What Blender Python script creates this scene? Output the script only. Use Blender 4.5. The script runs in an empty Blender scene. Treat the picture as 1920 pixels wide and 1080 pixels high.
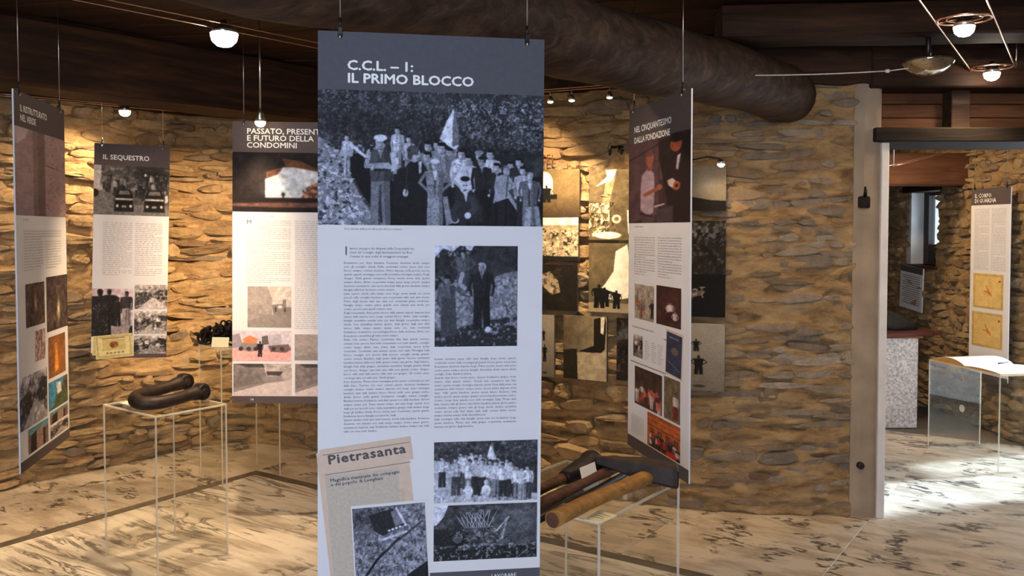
import bpy, math, random
import numpy as np
from mathutils import Vector, Matrix, noise

C = bpy.context.scene.collection
SC = bpy.context.scene
R = random.Random(7)

# ------------------------------------------------------------------ camera
PITCH = math.radians(2.0); F = 1650.0; EYE = 1.6; CY = 488.0
cam_data = bpy.data.cameras.new('camera'); cam = bpy.data.objects.new('camera', cam_data); C.objects.link(cam)
cam.location = (0, 0, EYE); cam.rotation_euler = (math.pi/2 - PITCH, 0, 0)
cam_data.sensor_width = 36; cam_data.lens = F/1920*36; cam_data.shift_y = -(540-CY)/1920
SC.camera = cam

# ------------------------------------------------------------------ light, exposure
SC.view_settings.view_transform = 'Standard'; SC.view_settings.look = 'None'
SC.view_settings.gamma = 1; SC.view_settings.use_curve_mapping = False
SC.view_settings.exposure = 0.3
SC.cycles.transparent_max_bounces = 32
SC.cycles.max_bounces = 8

wd = bpy.data.worlds.new('daylight'); SC.world = wd; wd.use_nodes = True
wd.node_tree.nodes['Background'].inputs[0].default_value = (0.72, 0.85, 1.0, 1)
wd.node_tree.nodes['Background'].inputs[1].default_value = 4.0

sun_d = bpy.data.lights.new('sun', 'SUN'); sun_d.energy = 10.5; sun_d.angle = math.radians(5); sun_d.color = (0.62, 0.81, 1.0)
sun = bpy.data.objects.new('sun', sun_d); C.objects.link(sun); sun.location = (9, 3, 6)
sun.rotation_euler = Vector((-1, -0.27, -0.75)).to_track_quat('-Z', 'Y').to_euler()

def area(name, loc, target, sx, sy, power, col):
    d = bpy.data.lights.new(name, 'AREA'); d.shape = 'RECTANGLE'; d.size = sx; d.size_y = sy; d.energy = power; d.color = col
    o = bpy.data.objects.new(name, d); C.objects.link(o); o.location = loc
    o.rotation_euler = (Vector(target)-Vector(loc)).to_track_quat('-Z', 'Y').to_euler()
    return o
# daylight entering by the window behind the camera and by the garden door of the far room
area('rear_window_daylight', (-0.6, -2.40, 1.55), (-0.3, 2, 1.3), 1.5, 1.3, 130, (0.72, 0.81, 1.0))
area('far_door_daylight', (4.05, 5.80, 1.05), (2, 5.9, 0.6), 1.0, 1.9, 24, (0.74, 0.87, 1.0))

HAL = (1.0, 0.70, 0.40)
def spot(name, loc, target, power, cone=70, blend=0.7, size=0.03, col=HAL):
    d = bpy.data.lights.new(name, 'SPOT'); d.energy = power; d.spot_size = math.radians(cone); d.spot_blend = blend
    d.shadow_soft_size = size; d.color = col
    o = bpy.data.objects.new(name, d); C.objects.link(o); o.location = loc
    o.rotation_euler = (Vector(target)-Vector(loc)).to_track_quat('-Z', 'Y').to_euler()
    return o

# ------------------------------------------------------------------ helpers
def ray(x, y):
    u = (x-960)/F; v = -(y-CY)/F
    return Vector((u, math.cos(PITCH)+v*math.sin(PITCH), -math.sin(PITCH)+v*math.cos(PITCH)))
def P(x, y, depth):
    r = ray(x, y); t = depth/r.y
    return Vector((r.x*t, depth, EYE+r.z*t))
def PZ(x, y, z):
    r = ray(x, y); t = (z-EYE)/r.z
    return Vector((r.x*t, r.y*t, z))
def proj(p):
    d = Vector(p)-Vector((0, 0, EYE))
    f = d.y*math.cos(PITCH)-d.z*math.sin(PITCH); up = d.y*math.sin(PITCH)+d.z*math.cos(PITCH)
    return 960+F*d.x/f, CY-F*up/f, f

def mesh(name, vs, fs, smooth=False):
    m = bpy.data.meshes.new(name); m.from_pydata([tuple(v) for v in vs], [], fs); m.update()
    if smooth: m.polygons.foreach_set('use_smooth', [True]*len(m.polygons))
    return m
def link(name, m, mat=None, parent=None, loc=(0, 0, 0)):
    o = bpy.data.objects.new(name, m); C.objects.link(o); o.location = loc
    if mat and m and not m.materials: m.materials.append(mat)
    if parent: o.parent = parent
    return o
def tag(o, label=None, cat=None, group=None, kind=None):
    if label: o['label'] = label
    if cat: o['category'] = cat
    if group: o['group'] = group
    if kind: o['kind'] = kind
    return o
def empty(name, loc, label, cat, group=None, rz=0):
    o = bpy.data.objects.new(name, None); C.objects.link(o); o.location = loc; o.rotation_euler = (0, 0, rz)
    o.empty_display_size = 0.05
    return tag(o, label, cat, group)

class MB:
    def __init__(s): s.v = []; s.f = []; s.sm = []
    def add(s, vs, fs, smooth=False):
        b = len(s.v); s.v += [Vector(v) for v in vs]; s.f += [[i+b for i in f] for f in fs]; s.sm += [smooth]*len(fs); return s
    def box(s, x0, x1, y0, y1, z0, z1, M=None, bev=0.0):
        if bev:
            vs = []; b = bev
            def ring(z, d): return [(x0+d, y0, z), (x1-d, y0, z), (x1, y0+d, z), (x1, y1-d, z), (x1-d, y1, z), (x0+d, y1, z), (x0, y1-d, z), (x0, y0+d, z)]
            def inn(z): return [(x0+b, y0+b, z)]*1
            vs = [(x0+b, y0+b, z0), (x1-b, y0+b, z0), (x1-b, y1-b, z0), (x0+b, y1-b, z0)]
            vs += ring(z0+b, b)+ring(z1-b, b)
            vs += [(x0+b, y0+b, z1), (x1-b, y0+b, z1), (x1-b, y1-b, z1), (x0+b, y1-b, z1)]
            fs = [[3, 2, 1, 0], [20, 21, 22, 23]]
            for k in range(8): fs.append([4+k, 4+(k+1) % 8, 12+(k+1) % 8, 12+k])
            # ring order: 0:(x0+b,y0) 1:(x1-b,y0) 2:(x1,y0+b) 3:(x1,y1-b) 4:(x1-b,y1) 5:(x0+b,y1) 6:(x0,y1-b) 7:(x0,y0+b)
            cn = [(0, 1, 0, 1), (1, 2, 2, 3), (2, 3, 4, 5), (3, 0, 6, 7)]
            for a, c, r0, r1 in cn:
                fs.append([a, c, 4+r1, 4+r0]); fs.append([12+r0, 12+r1, 20+c, 20+a])
            for c, r0, r1 in ((1, 1, 2), (2, 3, 4), (3, 5, 6), (0, 7, 0)):
                fs.append([c, 4+r1, 4+r0]); fs.append([12+r0, 12+r1, 20+c])
        else:
            vs = [(x0, y0, z0), (x1, y0, z0), (x1, y1, z0), (x0, y1, z0), (x0, y0, z1), (x1, y0, z1), (x1, y1, z1), (x0, y1, z1)]
            fs = [[3, 2, 1, 0], [4, 5, 6, 7], [0, 1, 5, 4], [1, 2, 6, 5], [2, 3, 7, 6], [3, 0, 4, 7]]
        if M: vs = [M @ Vector(v) for v in vs]
        return s.add(vs, fs)
    def tube(s, pts, rad, n=8, sy=1.0, up=(0, 0, 1), closed=False, smooth=True):
        pts = [Vector(p) for p in pts]; k = len(pts)
        rr = rad if isinstance(rad, (list, tuple)) else [rad]*k
        vs = []
        for i, p in enumerate(pts):
            a = pts[(i-1) % k] if (closed or i > 0) else p; b = pts[(i+1) % k] if (closed or i < k-1) else p
            t = (b-a).normalized(); u = Vector(up)
            if abs(t.dot(u)) > .97: u = Vector((1, 0, 0))
            sd = t.cross(u).normalized(); w = sd.cross(t).normalized()
            for j in range(n):
                an = 2*math.pi*j/n
                vs.append(p+sd*math.cos(an)*rr[i]+w*math.sin(an)*rr[i]*sy)
        fs = []
        for i in range(k if closed else k-1):
            for j in range(n):
                a = i*n+j; b = i*n+(j+1) % n; i2 = (i+1) % k
                fs.append([a, b, i2*n+(j+1) % n, i2*n+j])
        s.add(vs, fs, smooth)
        if not closed:
            b = len(s.v)-len(vs)
            s.f += [[b+j for j in range(n)][::-1], [b+(k-1)*n+j for j in range(n)]]; s.sm += [False, False]
        return s
    def lathe(s, prof, n=16, M=None, smooth=True):
        vs = []
        for r, z in prof:
            for j in range(n):
                an = 2*math.pi*j/n; vs.append((r*math.cos(an), r*math.sin(an), z))
        fs = []
        for i in range(len(prof)-1):
            for j in range(n): fs.append([i*n+j, i*n+(j+1) % n, (i+1)*n+(j+1) % n, (i+1)*n+j])
        if M: vs = [M @ Vector(v) for v in vs]
        b = len(s.v)
        s.add(vs, fs, smooth)
        s.f += [[b+j for j in range(n)][::-1], [b+(len(prof)-1)*n+j for j in range(n)]]; s.sm += [False, False]
        return s
    def build(s, name, mat, parent=None, loc=(0, 0, 0)):
        m = mesh(name, s.v, s.f); m.polygons.foreach_set('use_smooth', s.sm)
        return link(name, m, mat, parent, loc)

# ------------------------------------------------------------------ materials
def nodes(name):
    m = bpy.data.materials.new(name); m.use_nodes = True
    nt = m.node_tree; b = nt.nodes['Principled BSDF']
    return m, nt, b
def N(nt, t, **kw):
    n = nt.nodes.new(t)
    for k, v in kw.items():
        if k in n.inputs.keys() and not hasattr(n, k): n.inputs[k].default_value = v
        else: setattr(n, k, v)
    return n
def setin(n, **kw):
    for k, v in kw.items(): n.inputs[k.replace('_', ' ')].default_value = v
def ramp(nt, stops, interp='LINEAR'):
    r = nt.nodes.new('ShaderNodeValToRGB'); cr = r.color_ramp; cr.interpolation = interp
    while len(cr.elements) < len(stops): cr.elements.new(0.5)
    for e, (p, c) in zip(cr.elements, stops): e.position = p; e.color = (*c, 1)
    return r
def flat(name, col, rough=0.6, metal=0.0, spec=0.5, noise_amt=0.12, nscale=40):
    m, nt, b = nodes(name)
    tc = N(nt, 'ShaderNodeTexCoord'); nz = N(nt, 'ShaderNodeTexNoise'); setin(nz, Scale=nscale, Detail=4.0)
    nt.links.new(tc.outputs['Object'], nz.inputs['Vector'])
    lo = tuple(max(0, c*(1-noise_amt)) for c in col); hi = tuple(min(1, c*(1+noise_amt)) for c in col)
    r = ramp(nt, [(0.3, lo), (0.7, hi)]); nt.links.new(nz.outputs['Fac'], r.inputs[0])
    nt.links.new(r.outputs[0], b.inputs['Base Color'])
    setin(b, Roughness=rough, Metallic=metal); b.inputs['Specular IOR Level'].default_value = spec
    return m
def wood(name, c0, c1, c2, axis='X', scale=6, rough=0.7, bump=0.4):
    m, nt, b = nodes(name)
    tc = N(nt, 'ShaderNodeTexCoord'); mp = N(nt, 'ShaderNodeMapping')
    sc = {'X': (0.35, 4, 4), 'Y': (4, 0.35, 4), 'Z': (4, 4, 0.35)}[axis]; mp.inputs['Scale'].default_value = sc
    oi = N(nt, 'ShaderNodeObjectInfo'); nt.links.new(tc.outputs['Object'], mp.inputs['Vector'])
    mul = N(nt, 'ShaderNodeMath', operation='MULTIPLY'); mul.inputs[1].default_value = 37; nt.links.new(oi.outputs['Random'], mul.inputs[0])
    ad = N(nt, 'ShaderNodeVectorMath', operation='ADD'); nt.links.new(mp.outputs[0], ad.inputs[0]); nt.links.new(mul.outputs[0], ad.inputs[1])
    nz = N(nt, 'ShaderNodeTexNoise'); setin(nz, Scale=float(scale), Detail=8.0, Roughness=0.65, Distortion=0.6); nt.links.new(ad.outputs[0], nz.inputs['Vector'])
    r = ramp(nt, [(0.3, c0), (0.52, c1), (0.75, c2)]); nt.links.new(nz.outputs['Fac'], r.inputs[0])
    nt.links.new(r.outputs[0], b.inputs['Base Color']); setin(b, Roughness=rough); b.inputs['Specular IOR Level'].default_value = 0.18
    bp = N(nt, 'ShaderNodeBump'); setin(bp, Strength=bump, Distance=0.01); nt.links.new(nz.outputs['Fac'], bp.inputs['Height']); nt.links.new(bp.outputs[0], b.inputs['Normal'])
    return m
def stone_mat(name, cols, bump=0.6, scale=14):
    m, nt, b = nodes(name)
    tc = N(nt, 'ShaderNodeTexCoord'); ge = N(nt, 'ShaderNodeNewGeometry'); oi = N(nt, 'ShaderNodeObjectInfo')
    ad = N(nt, 'ShaderNodeMath', operation='ADD'); nt.links.new(ge.outputs['Random Per Island'], ad.inputs[0]); nt.links.new(oi.outputs['Random'], ad.inputs[1])
    fr = N(nt, 'ShaderNodeMath', operation='FRACT'); nt.links.new(ad.outputs[0], fr.inputs[0])
    r = ramp(nt, [(i/(len(cols)-1), c) for i, c in enumerate(cols)]); nt.links.new(fr.outputs[0], r.inputs[0])
    nz = N(nt, 'ShaderNodeTexNoise'); setin(nz, Scale=float(scale), Detail=8.0, Roughness=0.7); nt.links.new(ge.outputs['Position'], nz.inputs['Vector'])
    v = ramp(nt, [(0.3, (0.55, 0.52, 0.5)), (0.5, (0.9, 0.88, 0.85)), (0.72, (1.25, 1.2, 1.12))]); nt.links.new(nz.outputs['Fac'], v.inputs[0])
    mx = N(nt, 'ShaderNodeMix', data_type='RGBA', blend_type='MULTIPLY'); mx.inputs[0].default_value = 0.85
    nt.links.new(r.outputs[0], mx.inputs[6]); nt.links.new(v.outputs[0], mx.inputs[7])
    nt.links.new(mx.outputs[2], b.inputs['Base Color']); setin(b, Roughness=0.85)
    n2 = N(nt, 'ShaderNodeTexNoise'); setin(n2, Scale=38.0, Detail=7.0, Roughness=0.7); nt.links.new(ge.outputs['Position'], n2.inputs['Vector'])
    bp = N(nt, 'ShaderNodeBump'); setin(bp, Strength=bump, Distance=0.02); nt.links.new(n2.outputs['Fac'], bp.inputs['Height']); nt.links.new(bp.outputs[0], b.inputs['Normal'])
    return m
def mortar_mat(name, c0, c1, c2):
    m, nt, b = nodes(name)
    ge = N(nt, 'ShaderNodeNewGeometry'); mp = N(nt, 'ShaderNodeMapping'); mp.inputs['Scale'].default_value = (3.2, 3.2, 11)
    nt.links.new(ge.outputs['Position'], mp.inputs['Vector'])
    nz = N(nt, 'ShaderNodeTexNoise'); setin(nz, Scale=1.4, Detail=9.0, Roughness=0.68, Distortion=0.5); nt.links.new(mp.outputs[0], nz.inputs['Vector'])
    r = ramp(nt, [(0.33, c0), (0.5, c1), (0.7, c2)]); nt.links.new(nz.outputs['Fac'], r.inputs[0])
    nt.links.new(r.outputs[0], b.inputs['Base Color']); setin(b, Roughness=0.9)
    n2 = N(nt, 'ShaderNodeTexNoise'); setin(n2, Scale=26.0, Detail=8.0, Roughness=0.7); nt.links.new(ge.outputs['Position'], n2.inputs['Vector'])
    bp = N(nt, 'ShaderNodeBump'); setin(bp, Strength=0.8, Distance=0.04); nt.links.new(n2.outputs['Fac'], bp.inputs['Height']); nt.links.new(bp.outputs[0], b.inputs['Normal'])
    return m
def marble_mat(name, base, tint, vein, mode):
    # pale marble slabs with dark veins; mode 0 = long flowing veins, mode 1 = short broken strokes
    m, nt, b = nodes(name)
    ge = N(nt, 'ShaderNodeTexCoord'); oi = N(nt, 'ShaderNodeObjectInfo')
    mul = N(nt, 'ShaderNodeMath', operation='MULTIPLY'); mul.inputs[1].default_value = 53; nt.links.new(oi.outputs['Random'], mul.inputs[0])
    ad = N(nt, 'ShaderNodeVectorMath', operation='ADD'); nt.links.new(ge.outputs['Object'], ad.inputs[0]); nt.links.new(mul.outputs[0], ad.inputs[1])
    mp = N(nt, 'ShaderNodeMapping'); mp.inputs['Scale'].default_value = (0.45, 2.6, 1) if mode == 0 else (1.2, 3.0, 1)
    mp.inputs['Rotation'].default_value = (0, 0, 0.45 if mode == 0 else 0.15)
    nt.links.new(ad.outputs[0], mp.inputs['Vector'])
    nz = N(nt, 'ShaderNodeTexNoise'); setin(nz, Scale=2.6 if mode == 0 else 3.0, Detail=6.0, Roughness=0.6, Distortion=1.3); nt.links.new(mp.outputs[0], nz.inputs['Vector'])
    sb = N(nt, 'ShaderNodeMath', operation='SUBTRACT'); sb.inputs[1].default_value = 0.5; nt.links.new(nz.outputs['Fac'], sb.inputs[0])
    ab = N(nt, 'ShaderNodeMath', operation='ABSOLUTE'); nt.links.new(sb.outputs[0], ab.inputs[0])
    w = 0.024 if mode == 0 else 0.034
    r1 = ramp(nt, [(0.0, (1, 1, 1)), (w*0.5, (0.85, 0.85, 0.85)), (w*1.9, (0, 0, 0))]); nt.links.new(ab.outputs[0], r1.inputs[0])
    # patches where veins break up
    n3 = N(nt, 'ShaderNodeTexNoise'); setin(n3, Scale=2.4 if mode == 0 else 4.5, Detail=4.0); nt.links.new(ad.outputs[0], n3.inputs['Vector'])
    r3 = ramp(nt, [(0.36 if mode == 0 else 0.53, (0, 0, 0)), (0.48 if mode == 0 else 0.57, (1, 1, 1))]); nt.links.new(n3.outputs['Fac'], r3.inputs[0])
    mm = N(nt, 'ShaderNodeMath', operation='MULTIPLY'); nt.links.new(r1.outputs[0], mm.inputs[0]); nt.links.new(r3.outputs[0], mm.inputs[1])
    n4 = N(nt, 'ShaderNodeTexNoise'); setin(n4, Scale=3.0, Detail=7.0, Roughness=0.65); nt.links.new(mp.outputs[0], n4.inputs['Vector'])
    r4 = ramp(nt, [(0.40, tint), (0.56, base)]); nt.links.new(n4.outputs['Fac'], r4.inputs[0])
    mx = N(nt, 'ShaderNodeMix', data_type='RGBA'); nt.links.new(mm.outputs[0], mx.inputs[0]); nt.links.new(r4.outputs[0], mx.inputs[6]); mx.inputs[7].default_value = (*vein, 1)
    nt.links.new(mx.outputs[2], b.inputs['Base Color']); setin(b, Roughness=0.32)
    return m
def emit(name, col, s):
    m = bpy.data.materials.new(name); m.use_nodes = True; nt = m.node_tree; nt.nodes.clear()
    e = N(nt, 'ShaderNodeEmission'); e.inputs[0].default_value = (*col, 1); e.inputs[1].default_value = s
    o = N(nt, 'ShaderNodeOutputMaterial'); nt.links.new(e.outputs[0], o.inputs[0]); return m
def acrylic(name, tint, refl=1.0, haze=0.0, hazecol=(1, 1, 1)):
    m = bpy.data.materials.new(name); m.use_nodes = True; nt = m.node_tree; nt.nodes.clear()
    t = N(nt, 'ShaderNodeBsdfTransparent'); t.inputs[0].default_value = (*tint, 1)
    g = N(nt, 'ShaderNodeBsdfGlossy'); g.inputs['Roughness'].default_value = 0.02
    lw = N(nt, 'ShaderNodeLayerWeight'); lw.inputs[0].default_value = 0.5
    pw = N(nt, 'ShaderNodeMath', operation='POWER'); pw.inputs[1].default_value = 5; nt.links.new(lw.outputs['Facing'], pw.inputs[0])
    mu = N(nt, 'ShaderNodeMath', operation='MULTIPLY_ADD'); mu.inputs[1].default_value = 0.9*refl; mu.inputs[2].default_value = 0.04*refl; nt.links.new(pw.outputs[0], mu.inputs[0])
    x = N(nt, 'ShaderNodeMixShader'); nt.links.new(mu.outputs[0], x.inputs[0]); nt.links.new(t.outputs[0], x.inputs[1]); nt.links.new(g.outputs[0], x.inputs[2])
    last = x
    if haze:
        d = N(nt, 'ShaderNodeBsdfDiffuse'); d.inputs[0].default_value = (*hazecol, 1)
        y = N(nt, 'ShaderNodeMixShader'); y.inputs[0].default_value = haze; nt.links.new(x.outputs[0], y.inputs[1]); nt.links.new(d.outputs[0], y.inputs[2]); last = y
    o = N(nt, 'ShaderNodeOutputMaterial'); nt.links.new(last.outputs[0], o.inputs[0]); return m

M = {}
M['mortar'] = mortar_mat('lime_mortar', (0.20, 0.112, 0.045), (0.42, 0.265, 0.12), (0.57, 0.39, 0.195))
M['stone'] = stone_mat('rubble_stone', [(0.44, 0.30, 0.15), (0.33, 0.215, 0.105), (0.52, 0.37, 0.19), (0.26, 0.20, 0.14), (0.47, 0.32, 0.15), (0.38, 0.26, 0.135), (0.22, 0.14, 0.075), (0.50, 0.35, 0.18)], bump=1.0)
M['stone_dark'] = stone_mat('dark_rubble_stone', [(0.26, 0.185, 0.115), (0.32, 0.225, 0.135), (0.20, 0.165, 0.135), (0.37, 0.265, 0.16), (0.28, 0.19, 0.11), (0.20, 0.12, 0.07), (0.40, 0.29, 0.18), (0.24, 0.20, 0.165)], bump=0.9)
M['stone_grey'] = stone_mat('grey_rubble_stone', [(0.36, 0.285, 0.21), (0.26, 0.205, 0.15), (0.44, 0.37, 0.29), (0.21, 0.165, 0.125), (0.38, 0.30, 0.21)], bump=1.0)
M['plaster'] = flat('jamb_plaster', (0.31, 0.24, 0.17), 0.9, noise_amt=0.2, nscale=6)
M['white_plaster'] = flat('white_plaster', (0.72, 0.70, 0.68), 0.8, noise_amt=0.08, nscale=8)
M['rear_plaster'] = flat('rear_plaster', (0.42, 0.35, 0.27), 0.9, noise_amt=0.15, nscale=5)
M['dark_wood'] = wood('dark_old_wood', (0.010, 0.004, 0.0025), (0.028, 0.012, 0.006), (0.070, 0.030, 0.014), 'X', 5)
M['log_wood'] = wood('grey_log_wood', (0.018, 0.009, 0.006), (0.052, 0.029, 0.018), (0.11, 0.068, 0.044), 'X', 5, bump=0.7)
M['lintel_wood'] = wood('lintel_wood', (0.008, 0.005, 0.004), (0.016, 0.011, 0.008), (0.03, 0.02, 0.015), 'X', 5)
M['brown_wood'] = wood('brown_board_wood', (0.08, 0.032, 0.014), (0.15, 0.062, 0.028), (0.21, 0.095, 0.045), 'X', 5)
M['red_wood'] = wood('reddish_table_wood', (0.05, 0.014, 0.01), (0.09, 0.026, 0.018), (0.14, 0.045, 0.03), 'X', 5, rough=0.4)
M['handle_wood'] = wood('tool_handle_wood', (0.20, 0.085, 0.02), (0.34, 0.16, 0.04), (0.46, 0.24, 0.075), 'X', 9, rough=0.5, bump=0.2)
M['handle_dark'] = wood('dark_handle_wood', (0.04, 0.016, 0.010), (0.10, 0.04, 0.022), (0.17, 0.08, 0.04), 'X', 9, rough=0.55)
M['end_grain'] = flat('end_grain', (0.10, 0.035, 0.018), 0.8, noise_amt=0.3)
M['marble_field'] = marble_mat('pale_marble', (0.80, 0.73, 0.62), (0.50, 0.43, 0.34), (0.19, 0.165, 0.14), 0)
M['marble_border'] = marble_mat('broken_vein_marble', (0.62, 0.53, 0.42), (0.42, 0.34, 0.25), (0.045, 0.036, 0.036), 1)
M['marble_strip'] = flat('grey_marble', (0.12, 0.10, 0.075), 0.35, noise_amt=0.35, nscale=9)
M['marble_far'] = marble_mat('far_marble', (0.80, 0.76, 0.70), (0.60, 0.53, 0.44), (0.07, 0.065, 0.075), 1)
M['grout'] = flat('grout', (0.16, 0.13, 0.1), 0.9)
M['iron'] = flat('black_iron', (0.018, 0.013, 0.012), 0.5, 0.6, noise_amt=0.5, nscale=25)
M['rust_iron'] = flat('brown_rusty_iron', (0.028, 0.016, 0.012), 0.55, 0.4, noise_amt=0.5, nscale=30)
M['steel'] = flat('steel', (0.55, 0.53, 0.50), 0.3, 1.0, noise_amt=0.1)
M['dark_clip'] = flat('dark_clip', (0.03, 0.025, 0.025), 0.4, 0.7)
M['copper'] = flat('copper_wire', (0.75, 0.45, 0.34), 0.3, 1.0, noise_amt=0.1)
M['white_cable'] = flat('white_cable', (0.5, 0.46, 0.42), 0.6)
M['board'] = flat('foam_board', (0.70, 0.69, 0.72), 0.75, spec=0.25, noise_amt=0.015, nscale=10)
M['header'] = flat('slate_print', (0.085, 0.083, 0.10), 0.75, spec=0.25, noise_amt=0.06, nscale=60)
M['header_brown'] = flat('brown_slate_print', (0.088, 0.068, 0.066), 0.75, spec=0.25, noise_amt=0.06, nscale=60)
M['ink_white'] = flat('white_ink', (0.82, 0.82, 0.82), 0.5, noise_amt=0.02)
M['ink_black'] = flat('black_ink', (0.05, 0.048, 0.06), 0.6, noise_amt=0.05)
M['ink_grey'] = flat('grey_ink', (0.16, 0.15, 0.15), 0.6, noise_amt=0.05)
M['ink_red'] = flat('red_ink', (0.45, 0.10, 0.03), 0.6, noise_amt=0.05)
M['newsprint'] = flat('newsprint', (0.62, 0.47, 0.37), 0.8, noise_amt=0.06)
M['newsprint_grey'] = flat('newsprint_column', (0.50, 0.43, 0.36), 0.8, noise_amt=0.10, nscale=120)
M['cream'] = flat('cream_paper', (0.66, 0.58, 0.34), 0.7, noise_amt=0.05)
M['card'] = flat('white_card', (0.74, 0.68, 0.60), 0.6, noise_amt=0.02)
M['yellow_card'] = flat('ivory_card', (0.86, 0.82, 0.55), 0.6, noise_amt=0.02)
M['page'] = flat('book_page', (0.86, 0.84, 0.80), 0.7, noise_amt=0.02)
M['page_edge'] = flat('page_edge', (0.62, 0.34, 0.10), 0.7, noise_amt=0.1)
M['granite'] = flat('speckled_marble', (0.50, 0.44, 0.42), 0.6, noise_amt=0.45, nscale=60)
M['black_cloth'] = flat('black_cloth', (0.008, 0.008, 0.010), 0.9)
M['bulb'] = emit('halogen_glow', (1.0, 0.86, 0.66), 60)
M['bulb_small'] = emit('halogen_small_glow', (1.0, 0.74, 0.45), 25)
M['acrylic'] = acrylic('clear_acrylic', (0.985, 0.985, 0.975), 0.5)
M['acrylic_edge'] = acrylic('polished_acrylic_edge', (0.93, 0.92, 0.88), 1.0, 0.42, (0.85, 0.80, 0.68))
M['pane'] = acrylic('window_pane', (0.97, 0.99, 1.0), 0.8)
M['bowl'] = flat('polished_bowl', (0.45, 0.38, 0.28), 0.12, 0.9, noise_amt=0.3, nscale=12)
M['frame_dark'] = flat('dark_window_frame', (0.03, 0.02, 0.018), 0.6)
def print_mat():
    m, nt, b = nodes('printed_picture')
    a = N(nt, 'ShaderNodeAttribute'); a.attribute_name = 'Col'; nt.links.new(a.outputs['Color'], b.inputs['Base Color']); setin(b, Roughness=0.75); b.inputs['Specular IOR Level'].default_value = 0.25
    return m
M['print'] = print_mat()

# ------------------------------------------------------------------ setting: walls
def curve_fn(pts, step=0.02):
    P4 = [Vector(p) for p in pts]; P4 = [P4[0]*2-P4[1]]+P4+[P4[-1]*2-P4[-2]]
    dense = []
    for i in range(1, len(P4)-2):
        a, b, c, d = P4[i-1:i+3]
        for k in range(20):
            t = k/20
            dense.append(0.5*((2*b)+(c-a)*t+(2*a-5*b+4*c-d)*t*t+(3*b-a-3*c+d)*t**3))
    dense.append(P4[-2])
    L = [0]
    for i in range(1, len(dense)): L.append(L[-1]+(dense[i]-dense[i-1]).length)
    def f(s):
        s = min(max(s, 0), L[-1]-1e-6)
        lo, hi = 0, len(L)-1
        while hi-lo > 1:
            md = (lo+hi)//2
            if L[md] <= s: lo = md
            else: hi = md
        t = (s-L[lo])/(L[hi]-L[lo]); p = dense[lo].lerp(dense[hi], t)
        i0 = max(lo-1, 0); i1 = min(hi+1, len(dense)-1)
        tg = (dense[i1]-dense[i0]).normalized()
        return p, tg, Vector((tg.y, -tg.x))          # point, tangent (to the right), normal (into the room)
    return f, L[-1]

def wall_disp(p, z, amp):
    q = Vector((p.x*3.5, p.y*3.5, z*10)); q2 = Vector((p.x*13, p.y*13, z*30))
    n = noise.noise(q)
    cr = noise.noise(Vector((p.x*5+9, p.y*5, z*19)))
    tt = min(1, max(0, (abs(cr)-0.34)/0.16)); crev = -0.034*tt*tt*(3-2*tt)
    return amp*(0.020*n+0.013*noise.noise(q2)+0.006*noise.noise(q2*2.3))+crev

def stone_shape(seed):
    r = random.Random(seed); n = 11
    vs = []; ex = r.uniform(2.2, 3.6)
    lop = r.uniform(-.25, .25); ph = r.uniform(0, 6)
    def ring(sc, y, jit):
        for j in range(n):
            a = 2*math.pi*(j+0.5*r.random()*0.6)/n
            c, s = math.cos(a), math.sin(a)
            rad = 1/((abs(c)**ex+abs(s)**ex)**(1/ex))
            rad *= 1+jit*math.sin(3*a+ph)+r.uniform(-jit, jit)
            x = rad*c*sc; z = rad*s*sc*(1+lop*c)
            vs.append((x, y if y < 0 else y*(1+0.25*math.sin(a+ph)+r.uniform(-.18, .18)), z))
    ring(1.02, -1.0, 0.10)
    ring(1.0, 0.55, 0.10)
    ring(0.80, 1.0, 0.08)
    fs = []
    for k in range(2):
        for j in range(n): fs.append([k*n+j, (k+1)*n+j, (k+1)*n+(j+1) % n, k*n+(j+1) % n])
    vs.append((r.uniform(-.2, .2), 1.0+r.uniform(-.15, .25), r.uniform(-.2, .2))); c = len(vs)-1
    for j in range(n): fs.append([2*n+j, c, 2*n+(j+1) % n])
    return vs, fs
SHAPES = [stone_shape(s) for s in range(36)]
SHAPE_MESH = []
for vs_, fs_ in SHAPES:
    # x along wall, y out of wall, z up
    m_ = mesh('stone', vs_, fs_); m_.materials.append(M['stone']); SHAPE_MESH.append(m_)
SHAPE_DARK = []
for m_ in SHAPE_MESH:
    d_ = m_.copy(); d_.materials.clear(); d_.materials.append(M['stone_dark']); SHAPE_DARK.append(d_)
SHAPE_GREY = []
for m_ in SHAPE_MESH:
    d_ = m_.copy(); d_.materials.clear(); d_.materials.append(M['stone_grey']); SHAPE_GREY.append(d_)

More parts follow.
